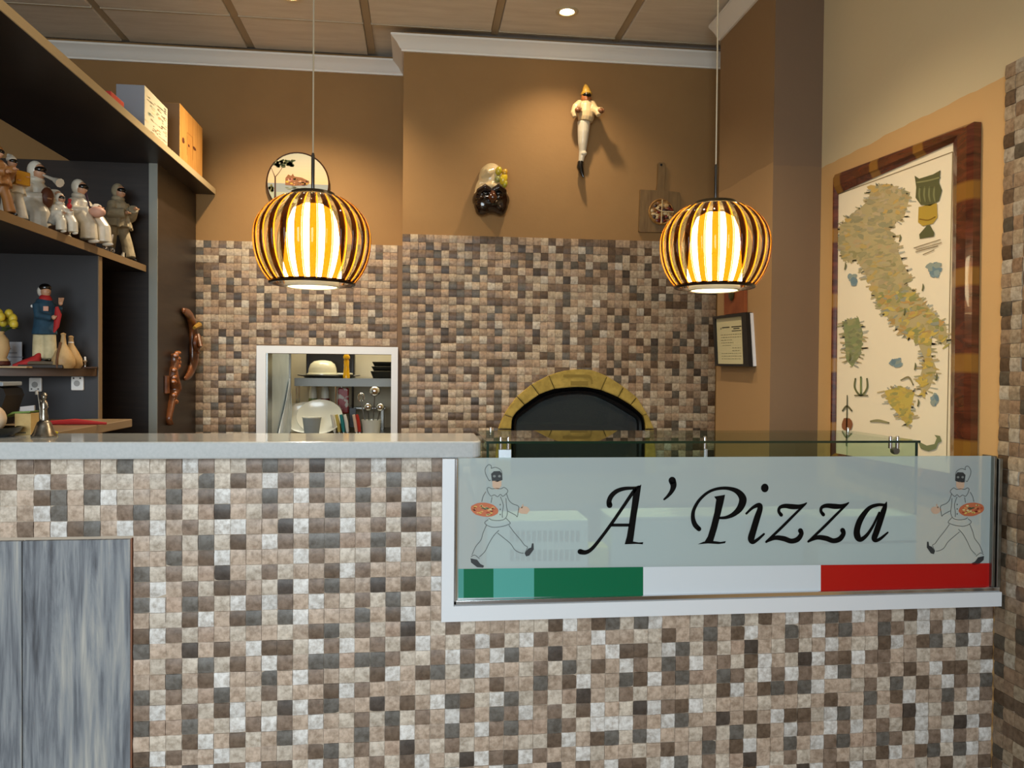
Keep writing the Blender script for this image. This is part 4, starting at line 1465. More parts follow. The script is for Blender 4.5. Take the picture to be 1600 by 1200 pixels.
def accordion(t, V, k, hip, hx, hz, hands):
    b = MB()
    for q in range(6):
        b.bbox(*[c * k for c in (hx + 0.16 + q * 0.02, hx + 0.175 + q * 0.02, -0.12, 0.12, hip + 0.08, hip + 0.30)], 0.003)
    b.build('instrument', M('amber_wood', '#b07c1c', 0.35), t, world=False)


def horn(t, V, k, hip, hx, hz, hands):
    MB().tube([V(hx + 0.09, 0, hz - 0.04), V(hx + 0.25, -0.02, hz - 0.10), V(hx + 0.36, -0.03, hz - 0.15)], [0.012 * k, 0.02 * k, 0.05 * k], 9).build('instrument', CER, t, True, world=False)
    MB().ell(V(hx + 0.2, -0.05, hip + 0.16), (0.06 * k, 0.07 * k, 0.11 * k), 10, 8).build('flask', M('brown_leather', '#5c3018', 0.5), t, True, world=False)


def redpouch(t, V, k, hip, hx, hz, hands):
    MB().ell(V(hx + 0.25, 0.02, hip + 0.30), (0.05 * k, 0.05 * k, 0.06 * k), 10, 8).tube([V(hx + 0.25, 0.02, hip + 0.34), V(hx + 0.27, 0.02, hip + 0.44)], [0.02 * k, 0.035 * k], 8).build('pouch', RED, t, True, world=False)


def scarf(t, V, k, hip, hx, hz, hands):
    MB().tube([V(hx - 0.02, 0.06, hz + 0.10), V(hx + 0.07, 0.02, hz - 0.06), V(hx + 0.14, 0, hip + 0.22), V(hx + 0.32, 0, hip + 0.16)], [0.02 * k, 0.022 * k, 0.02 * k, 0.014 * k], 8, 0.5).build('scarf', M('plum_scarf', '#3a2230', 0.7), t, True, world=False)
    MB().ell(V(hx + 0.27, -0.02, hip + 0.15), (0.11 * k, 0.09 * k, 0.07 * k), 12, 8).build('bundle', M('pink_bundle', '#c99a86', 0.6), t, True, world=False)


GF = 'figurines on the middle shelf board'
K = 0.215
doll('figurine', 'white ceramic figurine striding with a yellow accordion, first on the figurine shelf', shelf_pt(18, -1.245), -0.5, 0.19, 'stand', CER, 'cap', accordion, GF)
doll('figurine', 'brown and white figurine cut by the edge of the picture beside the accordion player', shelf_pt(-4, -1.23), -0.3, 0.19, 'stand', M('amber_robe', '#8a5a2a', 0.5), 'cap', None, GF)
doll('figurine', 'tallest hooded white figurine seated and blowing a horn with a brown flask', shelf_pt(50, -1.33), -0.45, 0.315, 'sit', CER, 'hood', horn, GF, 0.08)
doll('figurine', 'crouching small white figurine holding a red pouch, in front of the hooded horn player', shelf_pt(92, -1.20), -0.6, 0.165, 'sit', CER, 'hood', redpouch, GF, 0.06)
doll('figurine', 'white figurine sitting sprawled with long legs, dark scarf and pink bundle', shelf_pt(122, -1.235), -0.35, 0.285, 'sit', CER, 'hood', scarf, GF, 0.03)
doll('figurine', 'beige cloth figurine standing with raised hand against the dark end panel', shelf_pt(182, -1.26), -0.5, 0.30, 'stand', CER2, 'hood', None, GF, 0.05)
# silver trinkets beside them
for k, (u, X, lab) in enumerate([(170, -1.222, 'silver carriage ornament beside the sprawled figurine'), (194, -1.222, 'black and white miniature group at the end of the figurine shelf'), (206, -1.205, 'tiny cream ornament standing last on the figurine shelf')]):
    p = shelf_pt(u, X)
    t = thing('trinket', lab, 'ornament', p, 'small ornaments on the figurine shelf')
    if k == 0:
        MB().bbox(p.x - 0.02, p.x + 0.02, p.y - 0.03, p.y + 0.03, p.z, p.z + 0.006, 0.002).build('base', CHROME, t)
        for s in (-1, 1):
            MB().lathe([(0.008, -0.002), (0.016, -0.002), (0.016, 0.002), (0.008, 0.002), (0.008, -0.002)], (p.x, p.y + s * 0.018, p.z + 0.022), 16, Matrix.Rotation(PI / 2, 3, 'X'), (False, False)).build('wheel', CHROME, t, True)
        MB().tube([(p.x - 0.01, p.y - 0.02, p.z + 0.03), (p.x, p.y, p.z + 0.05), (p.x + 0.005, p.y + 0.02, p.z + 0.085)], [0.010, 0.013, 0.006], 8).build('carriage', CHROME, t, True)
    elif k == 1:
        for s in (-1, 0, 1):
            MB().tube([(p.x, p.y + s * 0.018, p.z), (p.x, p.y + s * 0.018, p.z + 0.02), (p.x + 0.004, p.y + s * 0.018, p.z + 0.034)], [0.010, 0.008, 0.004], 8).build('figure', MASK if s == 0 else CER, t, True)
        MB().box(p.x - 0.012, p.x + 0.012, p.y - 0.03, p.y + 0.03, p.z, p.z + 0.003).build('base', WOODB, t)
    else:
        MB().lathe([(0.012, 0), (0.013, 0.012), (0.008, 0.024), (0.009, 0.032), (0.001, 0.038)], p, 12).build('body', CER, t, True)
        MB().ell((p.x, p.y, p.z + 0.040), 0.007, 8, 6).build('head', CER, t, True)

# ------------------------------------------------------------------ middle shelf: coat figure and neighbours
YM = 2.93


def mp_(u, Y=YM):
    return Vector((at(u, 575, Y).x, Y, ZM))


p = mp_(72, 2.94)
tag(MB().bbox(p.x - 0.07, p.x + 0.075, 2.89, 3.0, ZM, ZM + 0.012, 0.002).build('dark_book', M('dark_cover', '#2a221c', 0.5)), 'dark flat book lying under the blue coated figurine', 'book')
tag(MB().bbox(p.x - 0.045, p.x + 0.05, 2.90, 2.985, ZM + 0.0125, ZM + 0.024, 0.002).build('wooden_plinth', M('plinth_wood', '#55452f', 0.5)), 'small wooden plinth carrying the blue coated figurine', 'plinth')
zb = ZM + 0.0245
H = at(65, 443, 2.94).z - zb
t = thing('coat_figurine', 'tall standing figurine in a blue coat with red neckerchief', 'figurine', (p.x - 0.005, 2.94, zb))
V = lambda x, y, z: (p.x - 0.005 + x * H, 2.94 + y * H, zb + z * H)
COAT = M('blue_cloth', '#1d4358', 0.8, col2='#173648', scale=30)
b = MB()
b.lathe([(0.15 * H, 0.34 * H), (0.13 * H, 0.45 * H), (0.115 * H, 0.62 * H), (0.125 * H, 0.72 * H), (0.085 * H, 0.80 * H), (0.04 * H, 0.82 * H)], V(0, 0, 0), 16)
b.tube([V(-0.05, -0.10, 0.73), V(-0.02, -0.14, 0.58), V(0.13, -0.10, 0.55)], [0.055 * H, 0.05 * H, 0.04 * H], 10)
b.tube([V(0.05, 0.1, 0.73), V(0.14, 0.06, 0.62), V(0.19, 0.0, 0.70)], [0.05 * H, 0.045 * H, 0.035 * H], 10)
b.build('coat', COAT, t, 'full', mods=rem(0.004))
b = MB()
for s in (-1, 1):
    b.tube([V(s * 0.06, 0, 0.37), V(s * 0.065, 0, 0.2), V(s * 0.065, 0, 0.03)], [0.075 * H, 0.078 * H, 0.080 * H], 12)
b.build('trousers', M('cream_cloth', '#c9bc95', 0.8, col2='#b5a780', scale=30), t, 'full', mods=rem(0.004))
b = MB()
for s in (-1, 1):
    b.ell(V(s * 0.07, -0.04, 0.018), (0.05 * H, 0.09 * H, 0.02 * H), 10, 6)
b.build('shoes', MASK, t, True)
MB().ell(V(0.025, -0.02, 0.895), (0.06 * H, 0.06 * H, 0.075 * H), 12, 9).ell(V(0.075, -0.06, 0.885), 0.016 * H, 8, 6).build('head', SKIN, t, True)
MB().ell(V(0.015, -0.01, 0.945), (0.075 * H, 0.072 * H, 0.055 * H), 12, 8).build('hat', MASK, t, True)
MB().ell(V(-0.04, 0.0, 0.90), (0.045 * H, 0.06 * H, 0.07 * H), 10, 8).build('hair', M('white_hair', '#bdb9ae', 0.8), t, True)
MB().lathe([(0.075 * H, 0.775 * H), (0.08 * H, 0.80 * H), (0.06 * H, 0.84 * H), (0.05 * H, 0.85 * H)], V(0.015, -0.01, 0), 14).build('neckerchief', RED, t, True)
MB().tube([V(0.17, -0.05, 0.70), V(0.19, -0.06, 0.6), V(0.17, -0.06, 0.45), V(0.14, -0.06, 0.37)], [0.02 * H, 0.045 * H, 0.035 * H, 0.01 * H], 8, 0.5).build('red_cloth', RED, t, True)
h_ = MB()
for (x, y, z, up) in ((0.16, -0.11, 0.56, 0.02), (0.20, -0.01, 0.75, 0.07)):
    h_.ell(V(x, y, z), (0.028 * H, 0.02 * H, 0.03 * H), 8, 6)
    for q in range(4):
        h_.tube([V(x + (q - 1.5) * 0.012, y, z), V(x + 0.01 + (q - 1.5) * 0.018, y, z + up)], 0.008 * H, 5)
h_.build('hands', SKIN, t, True)
MB().bbox(V(0.04, 0, 0)[0], V(0.10, 0, 0)[0], V(0, -0.128, 0)[1], V(0, -0.110, 0)[1], V(0, 0, 0.64)[2], V(0, 0, 0.70)[2], 0.001).build('paper_badge', M('pink_paper', '#d29a82', 0.6), t)
MB().ell(V(-0.10, -0.11, 0.70), (0.02 * H, 0.01 * H, 0.02 * H), 8, 6).build('badge', SOCK, t, True)
# neighbours on that shelf
q = mp_(37, 2.91)
tag(MB().tube([(q.x - 0.03, 2.9, ZM + 0.006), (q.x, 2.91, ZM + 0.014), (q.x + 0.04, 2.92, ZM + 0.03), (q.x + 0.045, 2.93, ZM + 0.055)], [0.006, 0.014, 0.017, 0.006], 9).build('red_cloth', RED, None, True), 'crumpled red cloth beside the coat figurine', 'cloth')
q = mp_(20, 3.03)
a, b = at(5, 534, 3.04), at(35, 573, 3.04)
t = thing('white_card', 'white printed card leaning behind the flowers on the shelf', 'card', ((a.x + b.x) / 2, 3.04, ZM))
MB().box(a.x, b.x, 3.035, 3.039, ZM, a.z).build('card', M('white_card_paper', '#c9ccd4', 0.6), t)
lp = MB()
for k in range(4):
    z_ = ZM + (a.z - ZM) * (0.75 - 0.16 * k)
    lp.poly([(a.x + 0.02, 3.0345, z_), (a.x + 0.03 + 0.02 * (k % 3), 3.0345, z_), (a.x + 0.03 + 0.02 * (k % 3), 3.0345, z_ - 0.003), (a.x + 0.02, 3.0345, z_ - 0.003)], lin('#7c808c'))
lp.build('print', attr_mat('print_inks'), t)
q = mp_(12, 2.88)
tag(MB().bbox(q.x - 0.12, q.x + 0.075, 2.85, 2.93, ZM, ZM + 0.006, 0.001).build('pale_papers', M('buff_paper', '#b59a72', 0.7)), 'pale buff papers lying on the shelf under the vase', 'paper')
q = mp_(-2, 2.89)
t = thing('flower_vase', 'cream vase of yellow lemons and blossoms, cut by the edge of the picture', 'vase', (q.x, 2.89, ZM + 0.0065))
MB().lathe([(0.02, 0), (0.034, 0.005), (0.03, 0.02), (0.024, 0.028), (0.034, 0.06), (0.03, 0.09), (0.016, 0.11), (0.018, 0.118), (0.001, 0.118)], (q.x, 2.89, ZM + 0.0065), 20).build('vase', M('buff_ceramic', '#c8a878', 0.4), t, True)
MB().lathe([(0.030, -0.0), (0.036, 0.004), (0.034, 0.016), (0.028, 0.018)], (q.x, 2.89, ZM + 0.0066), 20).build('foot_ring', M('dark_red_foot', '#4a1a14', 0.4), t, True)
rnd = random.Random(3)
for k in range(9):
    an = rnd.uniform(0, 2 * PI)
    rr_ = rnd.uniform(0.01, 0.055)
    z_ = ZM + 0.135 + rnd.uniform(0, 0.06)
    MB().ell((q.x + rr_ * math.cos(an), 2.89 + rr_ * math.sin(an) * 0.7, z_), (0.014, 0.014, 0.017), 9, 7).build('lemon', M('lemon_yellow', '#d2b83a', 0.45), t, True)
for k in range(9):
    an = k * 0.7
    d = Vector((math.cos(an), math.sin(an) * 0.7, 0))
    c0 = Vector((q.x, 2.89, ZM + 0.12)) + d * 0.01
    sd = Vector((-d.y, d.x, 0)) * 0.012
    MB().add([c0, c0 + d * 0.03 + sd + Vector((0, 0, 0.02)), c0 + d * 0.065 + Vector((0, 0, 0.018)), c0 + d * 0.03 - sd + Vector((0, 0, 0.02)), c0 + d * 0.03 + Vector((0, 0, 0.015))], [(0, 1, 4), (1, 2, 4), (2, 3, 4), (3, 0, 4)]).build('leaf', M('leaf_green', '#2f4a22', 0.5), t)
LEA = M('tan_gourd', '#b89a6c', 0.55, col2='#a07f50', scale=18)
for k, (u, Y, h_, lab) in enumerate([(99, 2.93, 0.125, 'pale round-bellied flask tied with brown cord, right of the coat figurine'), (111, 3.0, 0.118, 'tan flask with a long neck standing behind the corded flask')]):
    q = mp_(u, Y)
    t = thing('flask', lab, 'flask', q, 'tan flasks on the shelf')
    MB().lathe([(0.03, 0), (0.038, 0.012), (0.036, 0.035), (0.024, 0.06), (0.010, 0.085), (0.007, h_ - 0.012), (0.009, h_ - 0.004), (0.001, h_)], q, 18).build('body', LEA, t, True)
    if k == 0:
        MB().tube([(q.x - 0.004, Y - 0.036, ZM + 0.001), (q.x - 0.005, Y - 0.0405, ZM + 0.02), (q.x - 0.005, Y - 0.033, ZM + 0.05), (q.x - 0.004, Y - 0.014, ZM + 0.09)], 0.0045, 6).build('cord', M('brown_cord', '#5b3a1e', 0.7), t, True)
    else:
        MB().lathe([(0.0085, h_ - 0.03), (0.0095, h_ - 0.026), (0.0085, h_ - 0.022)], q, 12).build('collar', SOCK, t, True)
q = mp_(133, 3.03)
t = thing('mini_goblet', 'tiny silver candle stick at the far end of the shelf', 'ornament', q)
MB().lathe([(0.016, 0), (0.012, 0.004), (0.003, 0.006), (0.003, 0.02), (0.007, 0.026), (0.006, 0.03), (0.001, 0.03)], q, 14).build('holder', CHROME, t, True)
MB().lathe([(0.0035, 0.03), (0.0035, 0.042), (0.001, 0.043)], q, 8).build('candle', SOCK, t, True)
q = mp_(112, 2.985)
tag(MB().bbox(q.x - 0.03, q.x + 0.055, 3.015, 3.07, ZM, ZM + 0.006, 0.002).build('brown_tray', WOODB), 'thin brown tray lying behind the flasks', 'tray')

# ------------------------------------------------------------------ things on the slab, left
p = at(66, 683, 2.08)
zb = ZTOP
bl = thing('silver_bell', 'silver hand bell with a statuette raising a staff as its handle', 'bell', (p.x, 2.09, zb))
OLD = M('old_silver', '#9b958a', 0.3, 0.95, col2='#6f6a60', scale=60)
c = (p.x, 2.09, zb)
MB().lathe([(0.029, 0), (0.030, 0.003), (0.024, 0.012), (0.019, 0.028), (0.015, 0.037), (0.008, 0.042), (0.001, 0.043)], c, 24).build('bell', OLD, bl, True)
b = MB()
b.lathe([(0.009, 0.040), (0.0095, 0.05), (0.007, 0.066), (0.0085, 0.080), (0.006, 0.090), (0.003, 0.093)], c, 12)
b.ell((c[0], c[1], zb + 0.099), (0.0062, 0.0062, 0.0075), 10, 7)
b.tube([(c[0] + 0.006, c[1] - 0.003, zb + 0.086), (c[0] + 0.010, c[1] - 0.004, zb + 0.074), (c[0] + 0.003, c[1] - 0.009, zb + 0.068)], 0.0025, 6)
b.tube([(c[0] - 0.006, c[1], zb + 0.086), (c[0] - 0.009, c[1] - 0.002, zb + 0.092)], 0.0025, 6)
b.build('statuette', OLD, bl, True)
MB().lathe([(0.0066, 0.101), (0.0075, 0.104), (0.004, 0.110), (0.001, 0.111)], c, 12).build('cap', OLD, bl, True)
MB().tube([(c[0] - 0.004, c[1] - 0.008, zb + 0.044), (c[0] - 0.010, c[1] - 0.004, zb + 0.09), (c[0] - 0.015, c[1] - 0.002, zb + 0.115)], 0.0016, 6).build('staff', OLD, bl, True)
MB().bbox(c[0] - 0.020, c[0] - 0.014, c[1] - 0.004, c[1] + 0.001, zb + 0.105, zb + 0.116, 0.001).build('staff_head', OLD, bl)
p = at(8, 670, 2.1)
t = thing('dark_bowl', 'shallow black bowl on the slab holding a white ball', 'bowl', (p.x - 0.005, 2.09, zb))
MB().lathe([(0.001, 0), (0.03, 0), (0.055, 0.012), (0.062, 0.024), (0.058, 0.024), (0.05, 0.014), (0.001, 0.006)], (p.x - 0.02, 2.09, zb), 28).build('bowl', M('dark_bowl', '#17160f', 0.3), t, True)
tag(MB().ell((p.x - 0.03, 2.09, zb + 0.0445), (0.036, 0.034, 0.036), 18, 12).build('white_ball', M('pale_shell', '#d5c3a8', 0.6, col2='#c7a98a', scale=20), None, True), 'large pale egg shaped ball sitting in the black bowl', 'ball')
a, b = at(32, 645, 2.17), at(57, 676, 2.17)
t = thing('tea_box', 'small kraft paper box with a green flap on the slab behind the bell', 'box', ((a.x + b.x) / 2, 2.165, zb))
MB().bbox(a.x, b.x, 2.14, 2.185, zb, a.z, 0.001).build('box', M('kraft', '#b79a62', 0.7, col2='#a98c55', scale=40), t)
MB().prism([(a.x - 0.03, a.z - 0.012), (a.x - 0.004, a.z + 0.004), (b.x, a.z + 0.006), (b.x - 0.002, a.z + 0.002), (a.x, a.z)], lambda x, z, d: Vector((x, d, z)), 2.138, 2.187).build('flap', M('green_card', '#5f7a2c', 0.6), t)
MB().prism([(a.x + 0.002, a.z), (b.x - 0.001, a.z + 0.004), (b.x - 0.001, a.z + 0.02), (a.x + 0.004, a.z + 0.016)], lambda x, z, d: Vector((x, d, z)), 2.160, 2.166).build('pouch', M('foil_pouch', '#a9a4a4', 0.35, 0.4), t)
lb = MB()
for k in range(5):
    x_ = a.x + 0.008 + k * 0.004
    lb.poly([(x_, 2.1392, zb + 0.004), (x_ + 0.0028, 2.1392, zb + 0.004), (x_ + 0.0028, 2.1392, zb + 0.008), (x_, 2.1392, zb + 0.008)], lin('#161412'))
lb.build('print', attr_mat('print_inks'), t)
p = at(84, 672, 2.16)
tag(MB().tube([(p.x - 0.006, 2.15, zb + 0.004), (p.x, 2.155, zb + 0.006), (p.x + 0.010, 2.16, zb + 0.004)], [0.003, 0.005, 0.003], 8).build('yellow_item', M('bright_yellow', '#e2d21e', 0.4), None, True), 'small bright yellow object of unknown kind on the slab beside the bell', 'item')  # small yellow object of unknown kind
p = at(118, 664, 2.75)
tag(MB().tube([(p.x - 0.10, 2.76, zl + 0.006), (p.x, 2.75, zl + 0.011), (p.x + 0.09, 2.77, zl + 0.004)], [0.006, 0.010, 0.004], 8).build('red_napkin', RED, None, True), 'rolled red napkin on the brown ledge', 'napkin')
a, b = at(-25, 603, 2.75), at(38, 662, 2.84)
t = thing('coffee_machine', 'black rounded coffee machine on the ledge below the shelf', 'coffee machine', ((a.x + b.x) / 2, 2.8, zl))
MB().prism([(a.x, zl), (b.x - 0.035, zl), (b.x - 0.02, zl + 0.04), (b.x, a.z - 0.03), (b.x - 0.008, a.z - 0.008), (b.x - 0.03, a.z), (a.x, a.z)], xz, 2.72, 2.84).build('body', BLACK, t)
MB().bbox(a.x, b.x - 0.006, 2.715, 2.84, a.z, a.z + 0.014, 0.003).build('top', M('grey_plastic', '#8a9299', 0.4), t)
for k in range(2):
    MB().lathe([(0.006, 0), (0.006, 0.02), (0.001, 0.021)], (b.x - 0.05 - 0.025 * k, 2.712, a.z + 0.012), 12, Matrix.Rotation(PI / 2, 3, 'X')).build('knob', CHROME, t, True)

# ================================================================== WALL ORNAMENTS
# carved wooden masks on the shelf's end panel
CARV = M('carved_wood', '#7a4520', 0.35, col2='#4e2810', scale=25, coat=0.4, bump=0.5, bscale=40)
XP = -1.1285


def pn(u, v, d=0.0):
    q = atx(u, v, XP)
    return Vector((XP + d, q.y, q.z))


t = thing('crescent_mask', 'carved crescent moon face of brown wood on the shelf end panel', 'carving', pn(293, 540))
path = [(282, 485, 0.6), (291, 492, 1.2), (297, 508, 1.6), (299, 530, 1.9), (299, 560, 1.8), (296, 575, 1.4), (291, 586, 1.0), (284, 592, 0.4)]
b = MB()
cp = crom(path, 5)
b.tube([pn(u, v, 0.012) for u, v, r_ in cp], [0.022 * r_ for u, v, r_ in cp], 12, 0.55)
b.build('moon', CARV, t, 'full')
f_ = MB()
f_.ell(pn(294, 536, 0.040), (0.020, 0.035, 0.045), 10, 8)
f_.tube([pn(293, 522, 0.05), pn(291, 540, 0.066), pn(294, 544, 0.05)], [0.008, 0.012, 0.006], 8)
f_.ell(pn(293, 551, 0.052), (0.010, 0.02, 0.006), 8, 6)
f_.ell(pn(294, 526, 0.052), (0.010, 0.018, 0.006), 8, 6)
f_.build('face', CARV, t, True)
MB().tube([pn(290, 512, 0.04), pn(296, 508, 0.045), pn(300, 510, 0.04)], [0.008, 0.016, 0.008], 8).build('brow_band', M('gold_paint', '#a07a2c', 0.4), t, True)
t = thing('ornate_carving', 'slim ornate wood carving with a tapering tail on the shelf end panel', 'carving', pn(266, 605))
path = [(267, 553, 0.5), (268, 565, 1.1), (266, 580, 1.1), (266, 595, 1.5), (268, 608, 1.6), (265, 622, 1.0), (262, 640, 0.8), (260, 655, 0.7), (262, 662, 0.8)]
cp = crom(path, 5)
b = MB()
b.tube([pn(u, v, 0.010) for u, v, r_ in cp], [0.022 * r_ for u, v, r_ in cp], 10, 0.6)
b.build('stem', CARV, t, 'full')
b = MB()
rnd = random.Random(5)
for k in range(22):
    u, v, r_ = cp[min(len(cp) - 1, int(rnd.random() * 28))]
    b.ell(pn(u + rnd.uniform(-3, 4), v + rnd.uniform(-3, 3), 0.022), (0.013, 0.016, 0.011), 7, 5)
b.build('beads', M('carved_wood_light', '#9a5a2a', 0.35, coat=0.4), t, True)
q = pn(260, 590)
MB().bbox(XP, XP + 0.012, q.y - 0.03, q.y + 0.012, pn(260, 615).z, pn(260, 587).z, 0.003).build('wing', CARV, t)

# painted plate
c = at(466.5, 289, D3)
R_ = (at(517, 289, D3).x - at(418, 289, D3).x) / 2
c = Vector((c.x, D3, at(466, 239, D3).z - R_))
t = thing('painted_plate', 'round ceramic plate painted with a pine tree and sea, on the wall behind the lamp', 'plate', c)
RX90 = Matrix.Rotation(PI / 2, 3, 'X')
MB().lathe([(R_ * 0.6, 0), (R_ * 0.98, 0.012), (R_, 0.018), (R_ * 0.975, 0.021), (R_ * 0.93, 0.018), (0.001, 0.015)], c, 48, RX90).build('rim', M('brown_glaze', '#3a2216', 0.25, coat=0.4), t, True)
pl = MB()
PLx = lambda X, Y, e=0: Vector((c.x + (X - 765) / 13.33 / 50.5 * R_, D3 - 0.0195 - e, c.z + (760 - 20 - Y) / 13.33 / 50.5 * R_))
# sky, sea and shore bands clipped to the disc
rr_ = R_ * 0.955


def discband(z0, z1, col, e=0.0):
    top, bot = [], []
    n = 24
    for k in range(n + 1):
        z_ = z0 + (z1 - z0) * k / n
        h_ = math.sqrt(max(0, rr_ * rr_ - z_ * z_))
        top.append((z_, h_))
    pl.poly([Vector((c.x - h_, D3 - 0.0195 - e, c.z + z_)) for z_, h_ in top] + [Vector((c.x + h_, D3 - 0.0195 - e, c.z + z_)) for z_, h_ in top[::-1]], col)


for k in range(10):
    z0 = -0.02 * R_ + (0.98 * R_) * k / 10
    cc_ = [Vector(lin('#d9b98a')[:3]).lerp(Vector(lin('#c9c6ac')[:3]), k / 9)][0]
    discband(max(-rr_, z0), min(rr_, z0 + 0.098 * R_), (*cc_, 1))
discband(-0.30 * R_, -0.02 * R_, lin('#8d9390'))
discband(-rr_, -0.30 * R_, lin('#a3a88f'))
e1 = lambda X, Y: PLx(X, Y, 0.0008)
e2 = lambda X, Y: PLx(X, Y, 0.0012)
stroke(pl, [(285, 1080, 46), (285, 850, 34), (285, 640, 30)], e1, lin('#4a3222'))
stroke(pl, [(285, 640, 22), (230, 500, 12), (205, 440, 8)], e1, lin('#5a3c28'))
stroke(pl, [(290, 620, 18), (370, 520, 12), (430, 420, 10)], e1, lin('#5a3c28'))
rnd = random.Random(8)
for k in range(34):
    X, Y = rnd.uniform(270, 660), rnd.uniform(250, 400)
    dab(pl, X, Y, rnd.uniform(30, 60), rnd.uniform(18, 34), e1, lin(rnd.choice(['#4c5230', '#3a4326', '#6d7044', '#8c8a5a', '#566040'])), 9, 0.25)
for k in range(8):
    dab(pl, rnd.uniform(150, 240), rnd.uniform(800, 980), 30, 34, e1, lin(rnd.choice(['#5c5c34', '#77713e'])), 8, 0.3)
pl.poly([e1(*q) for q in [(495, 790), (500, 640), (560, 560), (620, 590), (655, 540), (690, 600), (850, 620), (960, 670), (1010, 720), (960, 780), (700, 800)]], lin('#8a5a34'))
for k in range(36):
    X = rnd.uniform(520, 980)
    dab(pl, X, rnd.uniform(620 + (X - 520) * 0.15, 780), rnd.uniform(14, 40), rnd.uniform(8, 18), e2, lin(rnd.choice(['#c78f50', '#5a3320', '#d8a83c', '#b9705a', '#6b4a30', '#c9a080'])), 7, 0.3)
for k in range(16):
    dab(pl, rnd.uniform(520, 980), rnd.uniform(810, 880), 45, 9, e1, lin(rnd.choice(['#6f735a', '#8b8e76'])), 7, 0.3)
stroke(pl, [(1090, 950, 24), (1200, 955, 18), (1370, 960, 20)], e1, lin('#3a3128'))
pl.build('painting', attr_mat('print_glaze', rough=0.25), t)

# black half mask with a white cap and lemons
FX = lambda X, Y, d: (lambda q: Vector((q.x, D2 - d, q.z)))(at(730 + X * 0.07498, 255 + Y * 0.075, D2))
t = thing('ceramic_mask', 'black half mask with a cream cap and yellow lemons on the oven wall', 'mask', FX(480, 700, 0))
WX_ = 0.0032 * 1.03
b = MB()
ctr = FX(480, 560, 0.01)
b.ell(FX(480, 640, 0.012), (0.078, 0.058, 0.098), 20, 14)
b.ell(FX(500, 380, 0.015), (0.064, 0.060, 0.085), 20, 14)
b.ell(FX(430, 240, 0.012), (0.042, 0.05, 0.042), 14, 10)
b.tube([FX(300, 330, 0.045), FX(420, 270, 0.07), FX(540, 215, 0.06)], [0.014, 0.022, 0.016], 10)
b.tube([FX(170, 670, 0.02), FX(300, 560, 0.055), FX(480, 545, 0.076), FX(660, 560, 0.055), FX(800, 680, 0.02)], [0.012, 0.017, 0.018, 0.017, 0.012], 10)
b.build('cap', M('cream_glaze', '#cdb68a', 0.3, coat=0.5), t, 'full', mods=rem(0.004))
b = MB()
b.ell(FX(485, 800, 0.030), (0.092, 0.062, 0.066), 20, 14)
for s, X in ((-1, 300), (1, 665)):
    b.ell(FX(X + 20 * s * -1, 900, 0.040), (0.046, 0.040, 0.050), 16, 12)
    b.ell(FX(X + 15 * s, 985, 0.030), (0.032, 0.040, 0.034), 14, 10)
    b.tube([FX(480 + s * 10, 650, 0.085), FX(480 + s * 130, 590, 0.090), FX(480 + s * 250, 650, 0.072), FX(480 + s * 300, 740, 0.045)], [0.012, 0.018, 0.016, 0.010], 10)
    b.tube([FX(480 + s * 70, 800, 0.085), FX(480 + s * 140, 790, 0.088), FX(480 + s * 230, 800, 0.070)], [0.008, 0.011, 0.008], 8)
b.build('mask', M('dark_brown_glaze', '#1c0d06', 0.16, coat=0.6), t, 'full', mods=rem(0.0035))
MB().tube([FX(505, 640, 0.078), FX(495, 740, 0.100), FX(486, 820, 0.118), FX(485, 880, 0.10)], [0.010, 0.015, 0.022, 0.016], 12).build('nose', M('brown_glaze_nose', '#4a240e', 0.15, coat=0.7), t, 'full')
b = MB()
for X in (360, 620):
    b.ell(FX(X, 715, 0.082), (0.017, 0.012, 0.011), 12, 8)
b.build('eyes', MASK, t, True)
for k, (X, Y, rx, rz_, col) in enumerate([(625, 235, 0.017, 0.022, '#b7a326'), (750, 270, 0.014, 0.019, '#c2922a'), (725, 400, 0.019, 0.030, '#d2b428'), (600, 405, 0.015, 0.017, '#8a8a4c'), (755, 510, 0.012, 0.020, '#a49a2a')]):
    MB().ell(FX(X, Y, 0.07), (rx, 0.016, rz_), 12, 9, Matrix.Rotation(0.3, 3, 'Y')).build('lemon', M('lemon_glaze_%d' % k, col, 0.25, coat=0.5), t, True)

# hanging puppet
PXf = lambda X, Y, d=0.03: (lambda q: Vector((q.x, D2 - d, q.z)))(at(870 + X * 0.15, 125 + Y * 0.15, D2))
t = thing('hanging_puppet', 'ceramic puppet in a white tunic and yellow pointed hat hung high on the oven wall', 'puppet', PXf(270, 700, 0))
IV = M('ivory_glaze', '#cbb083', 0.35, coat=0.3)
b = MB()
b.tube([PXf(285, 250, 0.05), PXf(285, 300, 0.05), PXf(283, 380, 0.05), PXf(280, 430, 0.05), PXf(275, 470, 0.05)], [0.022, 0.036, 0.042, 0.041, 0.034], 14)
b.tube([PXf(230, 280, 0.05), PXf(175, 330, 0.06), PXf(150, 390, 0.065), PXf(160, 435, 0.07)], [0.022, 0.022, 0.016, 0.012], 10)
b.tube([PXf(335, 285, 0.05), PXf(352, 350, 0.07), PXf(378, 400, 0.10), PXf(385, 445, 0.11)], [0.022, 0.022, 0.018, 0.012], 10)
b.tube([PXf(375, 375, 0.095), PXf(430, 375, 0.10)], [0.014, 0.010], 8)
b.build('tunic', IV, t, 'full', mods=rem(0.0028))
b = MB()
b.tube([PXf(262, 465, 0.045), PXf(258, 570, 0.042), PXf(255, 680, 0.035), PXf(255, 760, 0.03), PXf(240, 870, 0.025)], [0.033, 0.029, 0.024, 0.018, 0.013], 14)
b.ell(PXf(262, 785, 0.035), (0.018, 0.016, 0.014), 10, 8)
b.build('trousers', M('white_glaze', '#d3c7ae', 0.35, coat=0.3), t, 'full', mods=rem(0.0028))
